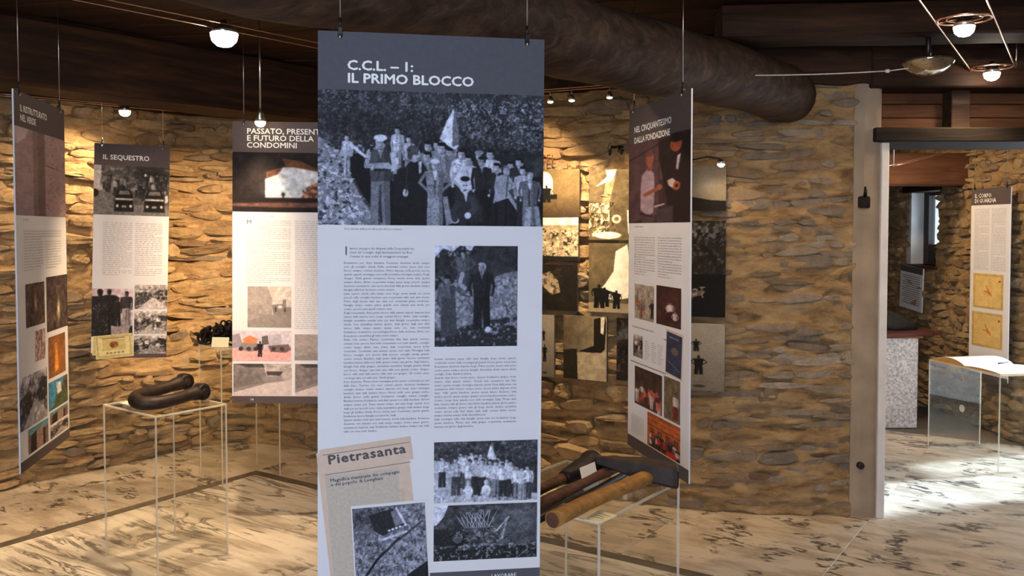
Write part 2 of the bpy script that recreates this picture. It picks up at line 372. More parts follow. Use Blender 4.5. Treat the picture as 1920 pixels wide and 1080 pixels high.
def build_wall(name, pts, z1, seed, amp=1.0, courses=(0.045, 0.115), widths=(0.12, 0.42), skip=0.13, prot=(0.010, 0.050), thick=0.35, holes=(), ds=0.014, limit=300, s_rng=None, dark=False):
    f, L = curve_fn(pts)
    a, b = s_rng if s_rng else (0, L)
    ns = int((b-a)/ds); nz = int(z1/(ds*.9))
    vs = []; fs = []
    def hole(s, z): return any(h[0] < s < h[1] and h[2] < z < h[3] for h in holes)
    cols = []
    for i in range(ns+1):
        s = a+(b-a)*i/ns; p, t, n = f(s); cols.append((p, t, n, s))
        for k in range(nz+1):
            z = z1*k/nz; q = p+n*wall_disp(p, z, amp); vs.append((q.x, q.y, z))
    W = nz+1
    for i in range(ns):
        for k in range(nz):
            if hole((cols[i][3]+cols[i+1][3])/2, z1*(k+.5)/nz): continue
            fs.append([i*W+k, (i+1)*W+k, (i+1)*W+k+1, i*W+k+1])
    if not holes:
        o = len(vs)
        for p, t, n, s in cols:
            q = p-n*thick; vs += [(q.x, q.y, 0), (q.x, q.y, z1)]
        for i in range(ns):
            fs.append([o+2*i+1, o+2*i+3, o+2*i+2, o+2*i])
            fs.append([i*W+nz, (i+1)*W+nz, o+2*i+3, o+2*i+1]); fs.append([(i+1)*W, i*W, o+2*i, o+2*i+2])
    m = mesh(name, vs, fs, True); w = link(name, m, M['mortar']); tag(w, kind='structure')
    # rubble stones in rough courses
    r = random.Random(seed); st = []
    z = 0.01
    while z < z1-0.05:
        h = r.uniform(*courses); s = a-r.uniform(0, .2); h = min(h, z1-z)
        while s < b:
            wd_ = r.uniform(*widths)*(0.7+h*4); 
            s0, s1 = s+0.006, s+wd_-0.006; s += wd_*r.uniform(0.92, 1.10)
            if s0 < a-0.08 or s1 > b+(0.08 if b < L-.1 else .01) or r.random() < skip: continue
            hh = h*r.uniform(.55, 1.05)/2
            zc = z+h/2+r.uniform(-.014, .014)+0.02*math.sin(s*2.3+seed)
            if zc-hh < 0.005 or zc+hh > z1: continue
            sc = (s0+s1)/2
            if any(h_[0]-.02 < s1 and s0 < h_[1]+.02 and h_[2]-.02 < zc+hh and zc-hh < h_[3]+.02 for h_ in holes): continue
            p, t, n = f(sc)
            pr = r.uniform(*prot)
            pos = p+n*(wall_disp(p, zc, amp)*0.5-0.002)
            x = Vector((t.x, t.y, 0)); y = Vector((n.x, n.y, 0)); zz = Vector((0, 0, 1))
            rot = Matrix((x, y, zz)).transposed().to_4x4() @ Matrix.Rotation(r.uniform(-.10, .10), 4, 'Y') @ Matrix.Rotation(r.uniform(-.22, .10), 4, 'X')
            Mx = Matrix.Translation((pos.x, pos.y, zc)) @ rot @ Matrix.Diagonal(((s1-s0)/2*1.06, pr, hh*1.05, 1))
            d = max(0.5, pos.y); px, py, ff = proj((pos.x, pos.y, zc))
            inside = -60 < px < 1980 and -40 < py < 1120
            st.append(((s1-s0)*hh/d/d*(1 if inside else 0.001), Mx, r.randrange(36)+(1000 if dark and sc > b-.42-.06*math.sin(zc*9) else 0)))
        z += h*0.97
    st.sort(key=lambda q: -q[0])
    for _, Mx, k in st[:limit]:
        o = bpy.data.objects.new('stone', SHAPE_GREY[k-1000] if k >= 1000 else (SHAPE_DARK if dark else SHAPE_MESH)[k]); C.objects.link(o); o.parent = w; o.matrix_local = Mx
    if len(st) > limit:
        mb = MB()
        for _, Mx, k in st[limit:]: mb.add([Mx @ Vector(v) for v in SHAPES[k % 1000][0]], SHAPES[k % 1000][1])
        tag(mb.build('small_stones', M['stone_dark' if dark else 'stone'], w), kind='stuff')
    return w, f, L

WALL_PTS = [(-4.6, 3.60), (-3.90, 4.45), (-3.13, 5.39), (-2.55, 6.10), (-2.30, 6.42), (-2.02, 6.55), (-1.6, 6.42), (-.9, 6.05), (-.2, 5.66), (.45, 5.28), (.9, 5.03), (1.3, 4.90), (1.64, 4.87), (1.95, 4.86)]
wf, WL = curve_fn(WALL_PTS)
def s_at(fn, L, x=None, y=None):
    best = min((abs((fn(i*L/2000)[0].x-x) if y is None else ((fn(i*L/2000)[0]-Vector((x, y))).length)), i*L/2000) for i in range(2001)); return best[1]
S1 = s_at(wf, WL, -2.02, 6.55); S2 = s_at(wf, WL, 0.9, 5.03)
WH = 2.44
build_wall('wall_left', WALL_PTS, WH, 11, s_rng=(0, S1), courses=(.036, .105), widths=(.09, .36))
build_wall('wall_back', WALL_PTS, WH, 23, s_rng=(S1, S2), courses=(.036, .10), widths=(.09, .36))
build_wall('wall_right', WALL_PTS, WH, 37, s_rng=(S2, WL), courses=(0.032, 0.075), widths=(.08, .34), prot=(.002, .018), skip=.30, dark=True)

def plain_wall(name, x0, x1, y0, y1, z0, z1, mat=None):
    return tag(MB().box(x0, x1, y0, y1, z0, z1).build(name, mat or M['rear_plaster']), kind='structure')
# plain shell behind and beside the camera
SH = 2.70
w = MB(); w.box(-5.3, -1.5, -2.75, -2.5, 0, SH); w.box(0.3, 5.2, -2.75, -2.5, 0, SH); w.box(-1.5, 0.3, -2.75, -2.5, 0, 0.85); w.box(-1.5, 0.3, -2.75, -2.5, 2.25, SH)
tag(w.build('wall_rear', M['rear_plaster']), kind='structure')
wn = MB(); wn.box(-1.5, 0.3, -2.70, -2.64, 0.85, 0.93); wn.box(-1.5, 0.3, -2.70, -2.64, 2.17, 2.25); wn.box(-1.5, -1.42, -2.70, -2.64, .93, 2.17); wn.box(.22, .3, -2.70, -2.64, .93, 2.17); wn.box(-.64, -.56, -2.70, -2.64, .93, 2.17)
wo = tag(wn.build('window_1', M['frame_dark']), kind='structure')
for x0, x1 in ((-1.42, -.64), (-.56, .22)): MB().box(x0, x1, -2.675, -2.669, .93, 2.17).build('pane', M['pane'], wo)
plain_wall('wall_outer_left', -5.3, -5.0, -2.5, 3.9, 0, SH)
plain_wall('wall_outer_right', 5.0, 5.2, -2.5, 5.3, 0, SH)
plain_wall('wall_doorside', 3.65, 5.0, 4.86, 5.3, 0, SH)

# jamb pillar: rounded plaster return and white painted arris
pl = MB(); prof = []
for k in range(9):
    a = math.pi/2*k/8; prof.append((1.99+0.045*math.sin(a), 4.835+0.045*(1-math.cos(a))))
prof = [(1.88, 4.855), (1.93, 4.838)]+prof+[(2.035, 5.3), (1.88, 5.3)]
n_ = len(prof); vs = [(x, y, 0) for x, y in prof]+[(x, y, 2.43) for x, y in prof]
pl.add(vs, [[i, (i+1) % n_, n_+(i+1) % n_, n_+i] for i in range(n_)]+[list(range(n_))[::-1], list(range(n_, 2*n_))])
tag(pl.build('trim_1', M['plaster']), kind='structure')
tag(MB().box(2.02, 2.062, 4.822, 5.30, 0.0, 2.075, bev=.004).build('trim_2', M['white_plaster']), kind='structure')

# lintel, transom of brown boards with a pale strut, small post
lt = tag(MB().box(1.975, 3.70, 4.80, 5.30, 2.078, 2.155, bev=.006).build('lintel', M['lintel_wood']), 'dark wooden lintel over the wide doorway', 'lintel')
tr = empty('transom', (2.9, 5.05, 2.155), 'brown boarded transom above the doorway lintel', 'transom')
for k in range(3):
    MB().box(-0.86, 0.80, -0.03+0.004*(k % 2), 0.03, 0.002+k*0.078, 0.076+k*0.078, bev=.004).build('board', M['brown_wood'], tr)
MB().box(-0.46, -0.355, -0.14, -0.03, 0, 0.25, bev=.004).build('strut', M['log_wood'], tr)
MB().box(-0.90, -0.86, -0.14, 0.03, 0, 0.25, bev=.004).build('post', M['white_plaster'], tr)
MB().box(-0.46, 0.80, -0.02, 0.12, 0.23, 0.26).build('rail', M['log_wood'], tr)

# far room
FX = 3.80
fd = MB(); fd.box(FX, FX+.35, 5.3, 5.35, 0, SH); fd.box(FX, FX+.35, 6.38, 6.40, 0, SH); fd.box(FX, FX+.35, 5.35, 6.38, 2.1, SH)
tag(fd.build('wall_far_doorside', M['rear_plaster']), kind='structure')
dr = MB(); dr.box(FX+.20, FX+.26, 5.35, 5.42, 0, 2.1); dr.box(FX+.20, FX+.26, 6.31, 6.38, 0, 2.1); dr.box(FX+.20, FX+.26, 5.42, 6.31, 2.03, 2.1)
do_ = tag(dr.build('door_1', M['frame_dark']), kind='structure')
MB().box(FX+.225, FX+.232, 5.42, 6.31, 0.01, 2.03).build('pane', M['pane'], do_)
# right wall of the far room with a small deep window: runs towards the camera, so the curve goes from far to near
WY0, WY1, WZ0, WZ1 = 7.86, 8.47, 1.27, 1.98
far_pts = [(FX, 9.1), (FX, 8.4), (FX, 7.7), (FX, 7.0), (FX, 6.38)]
build_wall('wall_far_right', far_pts, 2.6, 51, s_rng=None, holes=((9.1-WY1, 9.1-WY0, WZ0, WZ1),), ds=.025, courses=(.04, .09), widths=(.08, .26))
build_wall('wall_far_back', [(0.8, 9.1), (1.8, 9.1), (2.8, 9.1), (3.9, 9.1)], 2.6, 53, ds=.03, limit=120, courses=(.04, .09), widths=(.08, .26))
plain_wall('wall_far_left', .5, .8, 5.3, 9.4, 0, SH)
nb = MB()   # niche reveals and the wall body behind the rubble face
nb.box(FX+.04, FX+.40, WY1, 9.4, 0, SH); nb.box(FX+.04, FX+.40, 6.40, WY0, 0, SH); nb.box(FX+.04, FX+.40, WY0, WY1, 0, WZ0); nb.box(FX+.04, FX+.40, WY0, WY1, WZ1, SH)
tag(nb.build('wall_far_body', M['white_plaster']), kind='structure')
tag(MB().box(FX-.03, FX+.2, WY0-.06, WY1+.06, WZ1-.03, WZ1+.03, bev=.005).build('trim_3', M['dark_wood']), kind='structure')
wn2 = MB(); X0 = FX+.17
wn2.box(X0, X0+.05, WY0, WY1, WZ0, WZ0+.19); wn2.box(X0, X0+.05, WY0, WY1, WZ1-.06, WZ1); wn2.box(X0-.01, X0+.05, WY1-.10, WY1, WZ0, WZ1); wn2.box(X0, X0+.05, WY0, WY0+.06, WZ0, WZ1)
w2 = tag(wn2.build('window_2', M['frame_dark']), kind='structure')
MB().box(X0+.02, X0+.025, WY0+.06, WY1-.10, WZ0+.19, WZ1-.06).build('pane', M['pane'], w2)
tag(MB().box(FX-.03, FX+.17, WY0-.02, WY1+.02, WZ0-.03, WZ0, bev=.005).build('window_sill', M['red_wood'], w2), None)

# ------------------------------------------------------------------ floor of marble slabs
CN = Vector((-1.70, 5.80)); AX = Vector((.828, -.560)); BX = Vector((-.560, -.828))    # field corner, along right strip, along left strip
fl = tag(MB().box(-5.2, 5.2, -2.7, 9.4, -0.2, -0.006).build('floor', M['grout']), kind='structure')
rotf = math.atan2(AX.y, AX.x)
tile_cache = {}
def tile(name, p0, p1, q0, q1, mat, gap=0.001, dz=0.0):
    key = (round(p1-p0, 3), round(q1-q0, 3), mat)
    w_, h_ = (p1-p0)/2-gap, (q1-q0)/2-gap
    if key not in tile_cache:
        # local x along AX, local y = -BX side (so that x cross y is up)
        b_ = .001
        vs = [(-w_, -h_, -.02), (w_, -h_, -.02), (w_, h_, -.02), (-w_, h_, -.02), (-w_, -h_, -b_), (w_, -h_, -b_), (w_, h_, -b_), (-w_, h_, -b_),
              (-w_+b_, -h_+b_, 0), (w_-b_, -h_+b_, 0), (w_-b_, h_-b_, 0), (-w_+b_, h_-b_, 0)]
        fs = [[8, 9, 10, 11]]+[[4+i, 4+(i+1) % 4, 8+(i+1) % 4, 8+i] for i in range(4)]+[[i, (i+1) % 4, 4+(i+1) % 4, 4+i] for i in range(4)]
        mm = mesh(name, vs, fs); mm.materials.append(M[mat]); tile_cache[key] = mm
    c = CN+AX*(p0+p1)/2+BX*(q0+q1)/2
    if c.y < -2.4 or c.y > 9.2 or c.x < -5.0 or c.x > 4.9: return
    if c.y > 4.86 and c.x > 4.3: return
    o = bpy.data.objects.new(name, tile_cache[key]); C.objects.link(o); o.parent = fl
    o.location = (c.x, c.y, 0.0+dz); o.rotation_euler = (0, 0, rotf)
SWD = .075
for i in range(-12, 14):
    for j in range(-14, 14):
        pass
# field slabs
for j in range(0, 15):
    q0 = SWD+j*.62
    for i in range(0, 9):
        off = (.47 if j % 2 else 0); p0 = SWD+i*.98-off
        p1 = p0+.98; p0 = max(p0, SWD)
        if p1-p0 > .1: tile('marble_slab', p0, p1, q0, q0+.62, 'marble_field')
# dark strips
for k in range(-0, 8): tile('marble_strip', (SWD if k == 0 else k*1.1), (k+1)*1.1, 0, SWD, 'marble_strip')
for k in range(0, 8): tile('marble_strip', 0, SWD, (0 if k == 0 else k*1.1), (k+1)*1.1, 'marble_strip')
# border slabs outside the strips
for i in range(-6, 8):
    for j in range(-6, 0):
        tile('marble_slab', i*.9, (i+1)*.9, j*.6, (j+1)*.6, 'marble_border')
for i in range(-6, 0):
    for j in range(0, 14):
        tile('marble_slab', i*.6, (i+1)*.6, j*.9, (j+1)*.9, 'marble_border')

# ------------------------------------------------------------------ ceiling: planks, wall plates, beams
ce = tag(MB().box(-5.3, 5.2, -2.75, 9.4, SH, SH+.1).build('ceiling', M['dark_wood']), kind='structure')
ra = -0.20
pc = Vector((math.cos(ra), math.sin(ra))); pn = Vector((-math.sin(ra), math.cos(ra)))
pmesh = {}
for k in range(-14, 40):
    for h, (a, b) in enumerate(((-6.4, -1.2), (-1.2, 2.1), (2.1, 6.2))):
        y = k*.26
        if y > 8.5: continue
        c = pc*((a+b)/2)+pn*(y+.13)
        if not (-5 < c.x < 5 and -2.4 < c.y < 9): continue
        key = (h, k % 3)
        if key not in pmesh:
            mb = MB().box(-(b-a)/2+.003, (b-a)/2-.003, -.126, .126, -.028-.005*(k % 3), 0, bev=.004)
            mm = mesh('plank', mb.v, mb.f); mm.materials.append(M['dark_wood']); pmesh[key] = mm
        o = bpy.data.objects.new('plank', pmesh[key]); C.objects.link(o); o.parent = ce; o.location = (c.x, c.y, SH-.002); o.rotation_euler = (0, 0, ra)

def beam(name, p0, p1, wdt, z0, z1, mat, label, wob=0.008, seed=1, n=24):
    # squared old beam with slightly uneven faces, from p0 to p1 in plan
    p0 = Vector(p0); p1 = Vector(p1); t = (p1-p0).normalized(); nn = Vector((-t.y, t.x)); L = (p1-p0).length
    vs = []; fs = []; prof = [(-.5, 0.06), (-.44, 0), (.44, 0), (.5, .06), (.5, .94), (.44, 1), (-.44, 1), (-.5, .94)]
    for i in range(n+1):
        s = L*(i/n-.5)
        for j, (a, b) in enumerate(prof):
            w1 = wob*noise.noise(Vector((s*1.7, j*3.1, seed*7.7))); w2 = wob*noise.noise(Vector((s*1.7+50, j*3.1, seed*7.7)))
            vs.append((s, a*wdt+w1, (b*(z1-z0))+w2))
    k = len(prof)
    for i in range(n):
        for j in range(k): fs.append([i*k+j, (i+1)*k+j, (i+1)*k+(j+1) % k, i*k+(j+1) % k][::-1])
    fs += [list(range(k)), [n*k+j for j in range(k)][::-1]]
    c = (p0+p1)/2
    o = link(name, mesh(name, vs, fs), mat, None, (c.x, c.y, z0)); o.rotation_euler = (0, 0, math.atan2(t.y, t.x))
    return tag(o, label, 'beam')
A = Vector((.630, .777))
q = Vector((-1.28, 5.72))
nrm = Vector((-.777, .630))
beam('ceiling_beam', q-A*5.6+nrm*.17, q+A*.36+nrm*.17, .34, 2.31, SH-.04, M['dark_wood'], 'massive squared dark beam crossing the upper left, above the small lamps', seed=2)
beam('ceiling_beam', (1.0, 4.30), (4.9, 3.95), .26, 2.50, SH-.04, M['dark_wood'], 'dark squared joist under the ceiling at upper right, behind the bright ring lamp', seed=3)
beam('ceiling_beam', (0.2, 3.45), (4.9, 2.95), .24, 2.52, SH-.04, M['dark_wood'], 'dark squared joist nearest the viewer at the top right corner', seed=4)
# wall plates: dark timbers lying on top of the walls
def plate(name, s0, s1, z0, z1, fr, bk, mat):
    vs = []; fs = []; n = 30
    for i in range(n+1):
        p, t, nn = wf(s0+(s1-s0)*i/n)
        j = .012*noise.noise(Vector((i*.4, z0*9, 0)))
        for d, z in ((fr, z0+j), (fr, z1), (-bk, z1), (-bk, z0+j)):
            v = p+nn*d; vs.append((v.x, v.y, z))
    for i in range(n):
        for j in range(4): fs.append([i*4+j, (i+1)*4+j, (i+1)*4+(j+1) % 4, i*4+(j+1) % 4])
    fs += [[3, 2, 1, 0], [n*4, n*4+1, n*4+2, n*4+3]]
    return tag(link(name, mesh(name, vs, fs), mat), kind='structure')
plate('trim_4', 0, S1+.02, 2.42, SH, .10, .3, M['dark_wood'])
plate('trim_5', S1+.02, S2+.2, 2.425, SH, .14, .3, M['dark_wood'])
plate('trim_6', S2+.2, WL, 2.395, SH, .06, .3, M['dark_wood'])
tag(MB().box(1.95, 3.75, 4.79, 5.3, 2.37, SH, bev=.008).build('trim_7', M['dark_wood']), kind='structure')

# the round log
lg = MB(); pts = []; rad = []
p0 = Vector((-2.75, 0.0)); p1 = Vector((1.52, 4.80))
for i in range(40):
    t = i/39; p = p0.lerp(p1, t)
    pts.append((p.x+.012*math.sin(i*.9), p.y, 2.33+.012*math.sin(i*.6)+.0*t)); rad.append(.162-.012*t+.006*math.sin(i*1.7))
rad[-1] *= .93
lg.tube(pts, rad, 20)
lo = lg.build('log_beam', M['log_wood']); tag(lo, 'thick round grey-brown log beam running under the ceiling to the right stone wall', 'beam')

# beam in the far room
beam('ceiling_beam', (2.0, 7.44), (3.80, 7.44), .22, 1.965, 2.235, M['brown_wood'], 'reddish brown squared beam seen through the doorway above the small window', seed=5)

# ------------------------------------------------------------------ printed pictures: painted by code, stored as vertex colours of a flat print
class Pic:
    def __init__(s, w, h, col, seed=1):
        s.w, s.h = w, h; s.a = np.empty((h, w, 3)); s.a[:] = np.array(col if not np.isscalar(col) else (col,)*3)
        s.Y, s.X = np.mgrid[0:h, 0:w].astype(float); s.rng = np.random.default_rng(seed)
        s.X = (s.X+.5)/w; s.Y = (s.Y+.5)/h; s.asp = h/w          # unit coordinates, y down; widths measured in units of w
    def c(s, col): return np.array(col if not np.isscalar(col) else (col,)*3, float)
    def put(s, mask, col, al=1.0):
        k = (np.clip(mask, 0, 1)*al)[..., None]; s.a = s.a*(1-k)+s.c(col)*k; return s
    def rect(s, x0, y0, x1, y1, col, al=1.0):
        e = s.w*1.0
        m = np.clip((s.X-x0)*e+.5, 0, 1)*np.clip((x1-s.X)*e+.5, 0, 1)*np.clip((s.Y-y0)*s.h+.5, 0, 1)*np.clip((y1-s.Y)*s.h+.5, 0, 1)
        return s.put(m, col, al)
    def ell(s, cx, cy, rx, ry, col, rot=0, al=1.0):
        dx = (s.X-cx); dy = (s.Y-cy)*s.asp; c_, s_ = math.cos(rot), math.sin(rot)
        u = (dx*c_+dy*s_)/rx; v = (-dx*s_+dy*c_)/(ry*s.asp)
        d = np.sqrt(u*u+v*v); k = min(rx, ry*s.asp)*s.w
        return s.put(np.clip((1-d)*k+.5, 0, 1), col, al)
    def poly(s, pts, col, al=1.0):
        m = np.zeros((s.h, s.w))
        for ox, oy in ((-.25, -.25), (.25, -.25), (-.25, .25), (.25, .25)):
            X = s.X+ox/s.w; Y = s.Y+oy/s.h; ins = np.zeros((s.h, s.w), bool); n = len(pts)
            for i in range(n):
                x1, y1 = pts[i]; x2, y2 = pts[(i+1) % n]
                if y1 == y2: continue
                ins ^= ((y1 > Y) != (y2 > Y)) & (X < (x2-x1)*(Y-y1)/(y2-y1)+x1)
            m += ins*.25
        return s.put(m, col, al)
    def line(s, pts, wd, col, al=1.0, w2=None):
        m = np.zeros((s.h, s.w)); n = len(pts)-1
        for i in range(n):
            (x1, y1), (x2, y2) = pts[i], pts[i+1]
            ax, ay = x1, y1*s.asp; bx, by = x2-x1, (y2-y1)*s.asp; L = bx*bx+by*by+1e-12
            t = np.clip(((s.X-ax)*bx+(s.Y*s.asp-ay)*by)/L, 0, 1)
            d = np.hypot(s.X-ax-t*bx, s.Y*s.asp-ay-t*by)
            ww = wd if w2 is None else wd+(w2-wd)*(i+t)/n
            m = np.maximum(m, np.clip((ww/2-d)*s.w+.5, 0, 1))
        return s.put(m, col, al)
    def noise(s, fx, fy, octv=3):
        out = np.zeros((s.h, s.w)); amp = 1; tot = 0
        for o in range(octv):
            nx, ny = int(fx*2**o)+2, int(fy*2**o)+2
            g = s.rng.random((ny, nx)); x = s.X*(nx-1.001); y = s.Y*(ny-1.001); i = x.astype(int); j = y.astype(int)
            u = x-i; v = y-j; u = u*u*(3-2*u); v = v*v*(3-2*v)
            out += amp*(g[j, i]*(1-u)*(1-v)+g[j, i+1]*u*(1-v)+g[j+1, i]*(1-u)*v+g[j+1, i+1]*u*v); tot += amp; amp *= .6
        return out/tot
    def tex(s, fx, fy, amt, octv=4, mask=None):
        n = (s.noise(fx, fy, octv)-.5)*2*amt
        if mask is not None: n = n*mask
        s.a = np.clip(s.a*(1+n[..., None]), 0, 1); return s
    def speck(s, fx, fy, thr, col, al, box=(0, 0, 1, 1), octv=3):
        n = s.noise(fx, fy, octv); m = np.clip((n-thr)*12, 0, 1)*((s.X > box[0])*(s.X < box[2])*(s.Y > box[1])*(s.Y < box[3]))
        return s.put(m, col, al)
    def grad(s, c0, c1, y0=0, y1=1, al=1.0, axis='y'):
        t = np.clip(((s.Y if axis == 'y' else s.X)-y0)/(y1-y0), 0, 1)[..., None]
        g = s.c(c0)*(1-t)+s.c(c1)*t; s.a = s.a*(1-al)+g*al; return s
    def glow(s, cx, cy, rx, ry, col, al):
        d = ((s.X-cx)/rx)**2+((s.Y-cy)/ry)**2; return s.put(np.exp(-d*1.5), col, al)
    def man(s, x, y, h, top, legs, skin=.70, hair=.08, lean=0.0, wide=1.0, arms='down', cap=None, at=None):
        # a small printed figure: (x, y) = crown of the head, h = height to the feet, all in unit coordinates
        k = 1/s.asp; u = h*s.asp          # u = height in x units
        hr = u*.068; hy = y+hr*1.15*k; lx = x+lean*u
        sh = y+.165*h; hp = y+.50*h; ft = y+h; w1 = u*.125*wide; w2 = u*.10*wide
        hx = x+lean*u*.5
        s.poly([(hx-w2*.95, hp-.02*h), (hx+w2*.95, hp-.02*h), (lx+w2*1.05, ft), (lx+w2*.25, ft), (hx+.0*u, hp+.10*h), (lx-w2*.25, ft), (lx-w2*1.05, ft)], legs)
        s.poly([(x-w1*.55, sh-.012*h), (x+w1*.55, sh-.012*h), (x+w1, sh+.02*h), (x+w1*.88, sh+.18*h), (hx+w2, hp), (hx-w2, hp), (x-w1*.88, sh+.18*h), (x-w1, sh+.02*h)], top)
        aw = u*.05
        dk = np.clip(s.c(top)*.55, 0, 1); ld = np.clip(s.c(legs)*.5, 0, 1)
        s.poly([(x+w1*.25, sh), (x+w1*.55, sh-.012*h), (x+w1, sh+.02*h), (x+w1*.88, sh+.18*h), (hx+w2, hp), (hx+w2*.3, hp), (x+w1*.4, sh+.18*h)], dk, .55)
        s.line([(x-w1*.2, sh+.05*h), (x+w1*.05, sh+.17*h), (hx-w2*.3, hp-.02*h)], u*.022, dk, .5)
        s.poly([(hx+w2*.3, hp), (hx+w2*.95, hp), (lx+w2*1.05, ft), (lx+w2*.55, ft)], ld, .5); s.line([(hx, hp+.05*h), (lx-w2*.1, ft)], u*.03, ld, .8)
        s.poly([(x-w1*.18, sh-.005*h), (x+w1*.18, sh-.005*h), (x, sh+.09*h)], np.clip(s.c(skin)*.9, 0, 1), .7)
        tone = np.clip(s.c(top)*.86, 0, 1) if at is None else s.c(at)
        if arms == 'down':
            for sg in (-1, 1):
                s.line([(x+sg*w1*.95, sh+.03*h), (x+sg*w1*1.18, sh+.19*h), (x+sg*w1*1.0, sh+.34*h)], aw, tone, w2=aw*.7); s.ell(x+sg*w1*1.0, sh+.36*h, aw*.4, aw*.5*k, skin)
        elif arms == 'fold':
            s.line([(x-w1*.95, sh+.03*h), (x-w1*1.15, sh+.17*h), (x+w1*.6, sh+.15*h)], aw, tone); s.line([(x+w1*.95, sh+.03*h), (x+w1*1.15, sh+.17*h), (x-w1*.6, sh+.19*h)], aw, np.clip(s.c(top)*1.12, 0, 1) if at is None else np.clip(s.c(at)*1.12, 0, 1))
            s.line([(x-w1*.5, sh+.18*h), (x+w1*.55, sh+.16*h)], aw*.6, skin)
        elif arms == 'hip':
            for sg in (-1, 1): s.line([(x+sg*w1*.95, sh+.03*h), (x+sg*w1*1.6, sh+.18*h), (x+sg*w1*.75, sh+.30*h)], aw, tone, w2=aw*.7)
        elif arms == 'reach':
            s.line([(x+w1*.9, sh+.03*h), (x+w1*1.7, sh+.13*h), (x+w1*3.0, sh+.20*h)], aw, tone, w2=aw*.6)
            s.line([(x-w1*.95, sh+.03*h), (x-w1*1.15, sh+.19*h), (x-w1, sh+.32*h)], aw, tone, w2=aw*.6)
        s.rect(x-hr*.4, y+hr*1.7*k, x+hr*.4, sh+.005*h, skin)
        s.ell(x, hy, hr*.80, hr*1.08*k, skin); sd = np.clip(s.c(skin)*.55, 0, 1)
        s.ell(x+hr*.46, hy+hr*.1*k, hr*.34, hr*.85*k, sd, al=.5); s.ell(x, hy+hr*.95*k, hr*.45, hr*.2*k, sd, al=.6)
        s.ell(x-hr*.05, hy-hr*.86*k, hr*.76, hr*.38*k, hair); s.ell(x+hr*.68, hy-hr*.35*k, hr*.22, hr*.5*k, hair)
        s.line([(x-hr*.48, hy-hr*.12*k), (x-hr*.14, hy-hr*.12*k)], hr*.15, sd, .85); s.line([(x+hr*.14, hy-hr*.12*k), (x+hr*.48, hy-hr*.12*k)], hr*.15, sd, .85)
        s.line([(x, hy), (x+hr*.12, hy+hr*.32*k)], hr*.16, sd, .7); s.line([(x-hr*.22, hy+hr*.58*k), (x+hr*.22, hy+hr*.58*k)], hr*.16, sd, .9)
        if cap is not None: s.ell(x, hy-hr*.85*k, hr*1.05, hr*.55*k, cap)
        return s
    def grain(s, amt=.04):
        g = s.rng.normal(0, amt, (s.h, s.w, 1)); s.a = np.clip(s.a+g, 0.0, 1); return s
    def blur(s, r=1):
        for _ in range(r):
            a = np.pad(s.a, ((1, 1), (1, 1), (0, 0)), 'edge'); a = (a[:-2]+2*a[1:-1]+a[2:])/4; s.a = (a[:, :-2]+2*a[:, 1:-1]+a[:, 2:])/4
        return s
    def tone(s, col): s.a = np.clip(s.a*s.c(col), 0, 1); return s

def srgb(a): return np.where(a <= .04045, a/12.92, ((a+.055)/1.055)**2.4)
def pic_mesh(name, pic, w, h):
    # grid of vertices, one per painted point, local x right, y up, centred
    W, H = pic.w, pic.h
    xs = np.linspace(-w/2, w/2, W); ys = np.linspace(h/2, -h/2, H)
    co = np.zeros((H, W, 3)); co[..., 0] = xs[None, :]; co[..., 1] = ys[:, None]
    idx = np.arange(H*W).reshape(H, W)
    f = np.stack([idx[1:, :-1], idx[1:, 1:], idx[:-1, 1:], idx[:-1, :-1]], -1).reshape(-1, 4)
    m = bpy.data.meshes.new(name); m.vertices.add(H*W); m.vertices.foreach_set('co', co.ravel())
    n = len(f); m.loops.add(n*4); m.loops.foreach_set('vertex_index', f.ravel().astype(np.int32))
    m.polygons.add(n); m.polygons.foreach_set('loop_start', np.arange(0, n*4, 4, dtype=np.int32))
    m.update()
    at = m.color_attributes.new('Col', 'FLOAT_COLOR', 'POINT')
    c4 = np.ones((H*W, 4), np.float32); c4[:, :3] = srgb(np.clip(pic.a.reshape(-1, 3), 0, 1)); at.data.foreach_set('color', c4.ravel())
    m.materials.append(M['print']); return m

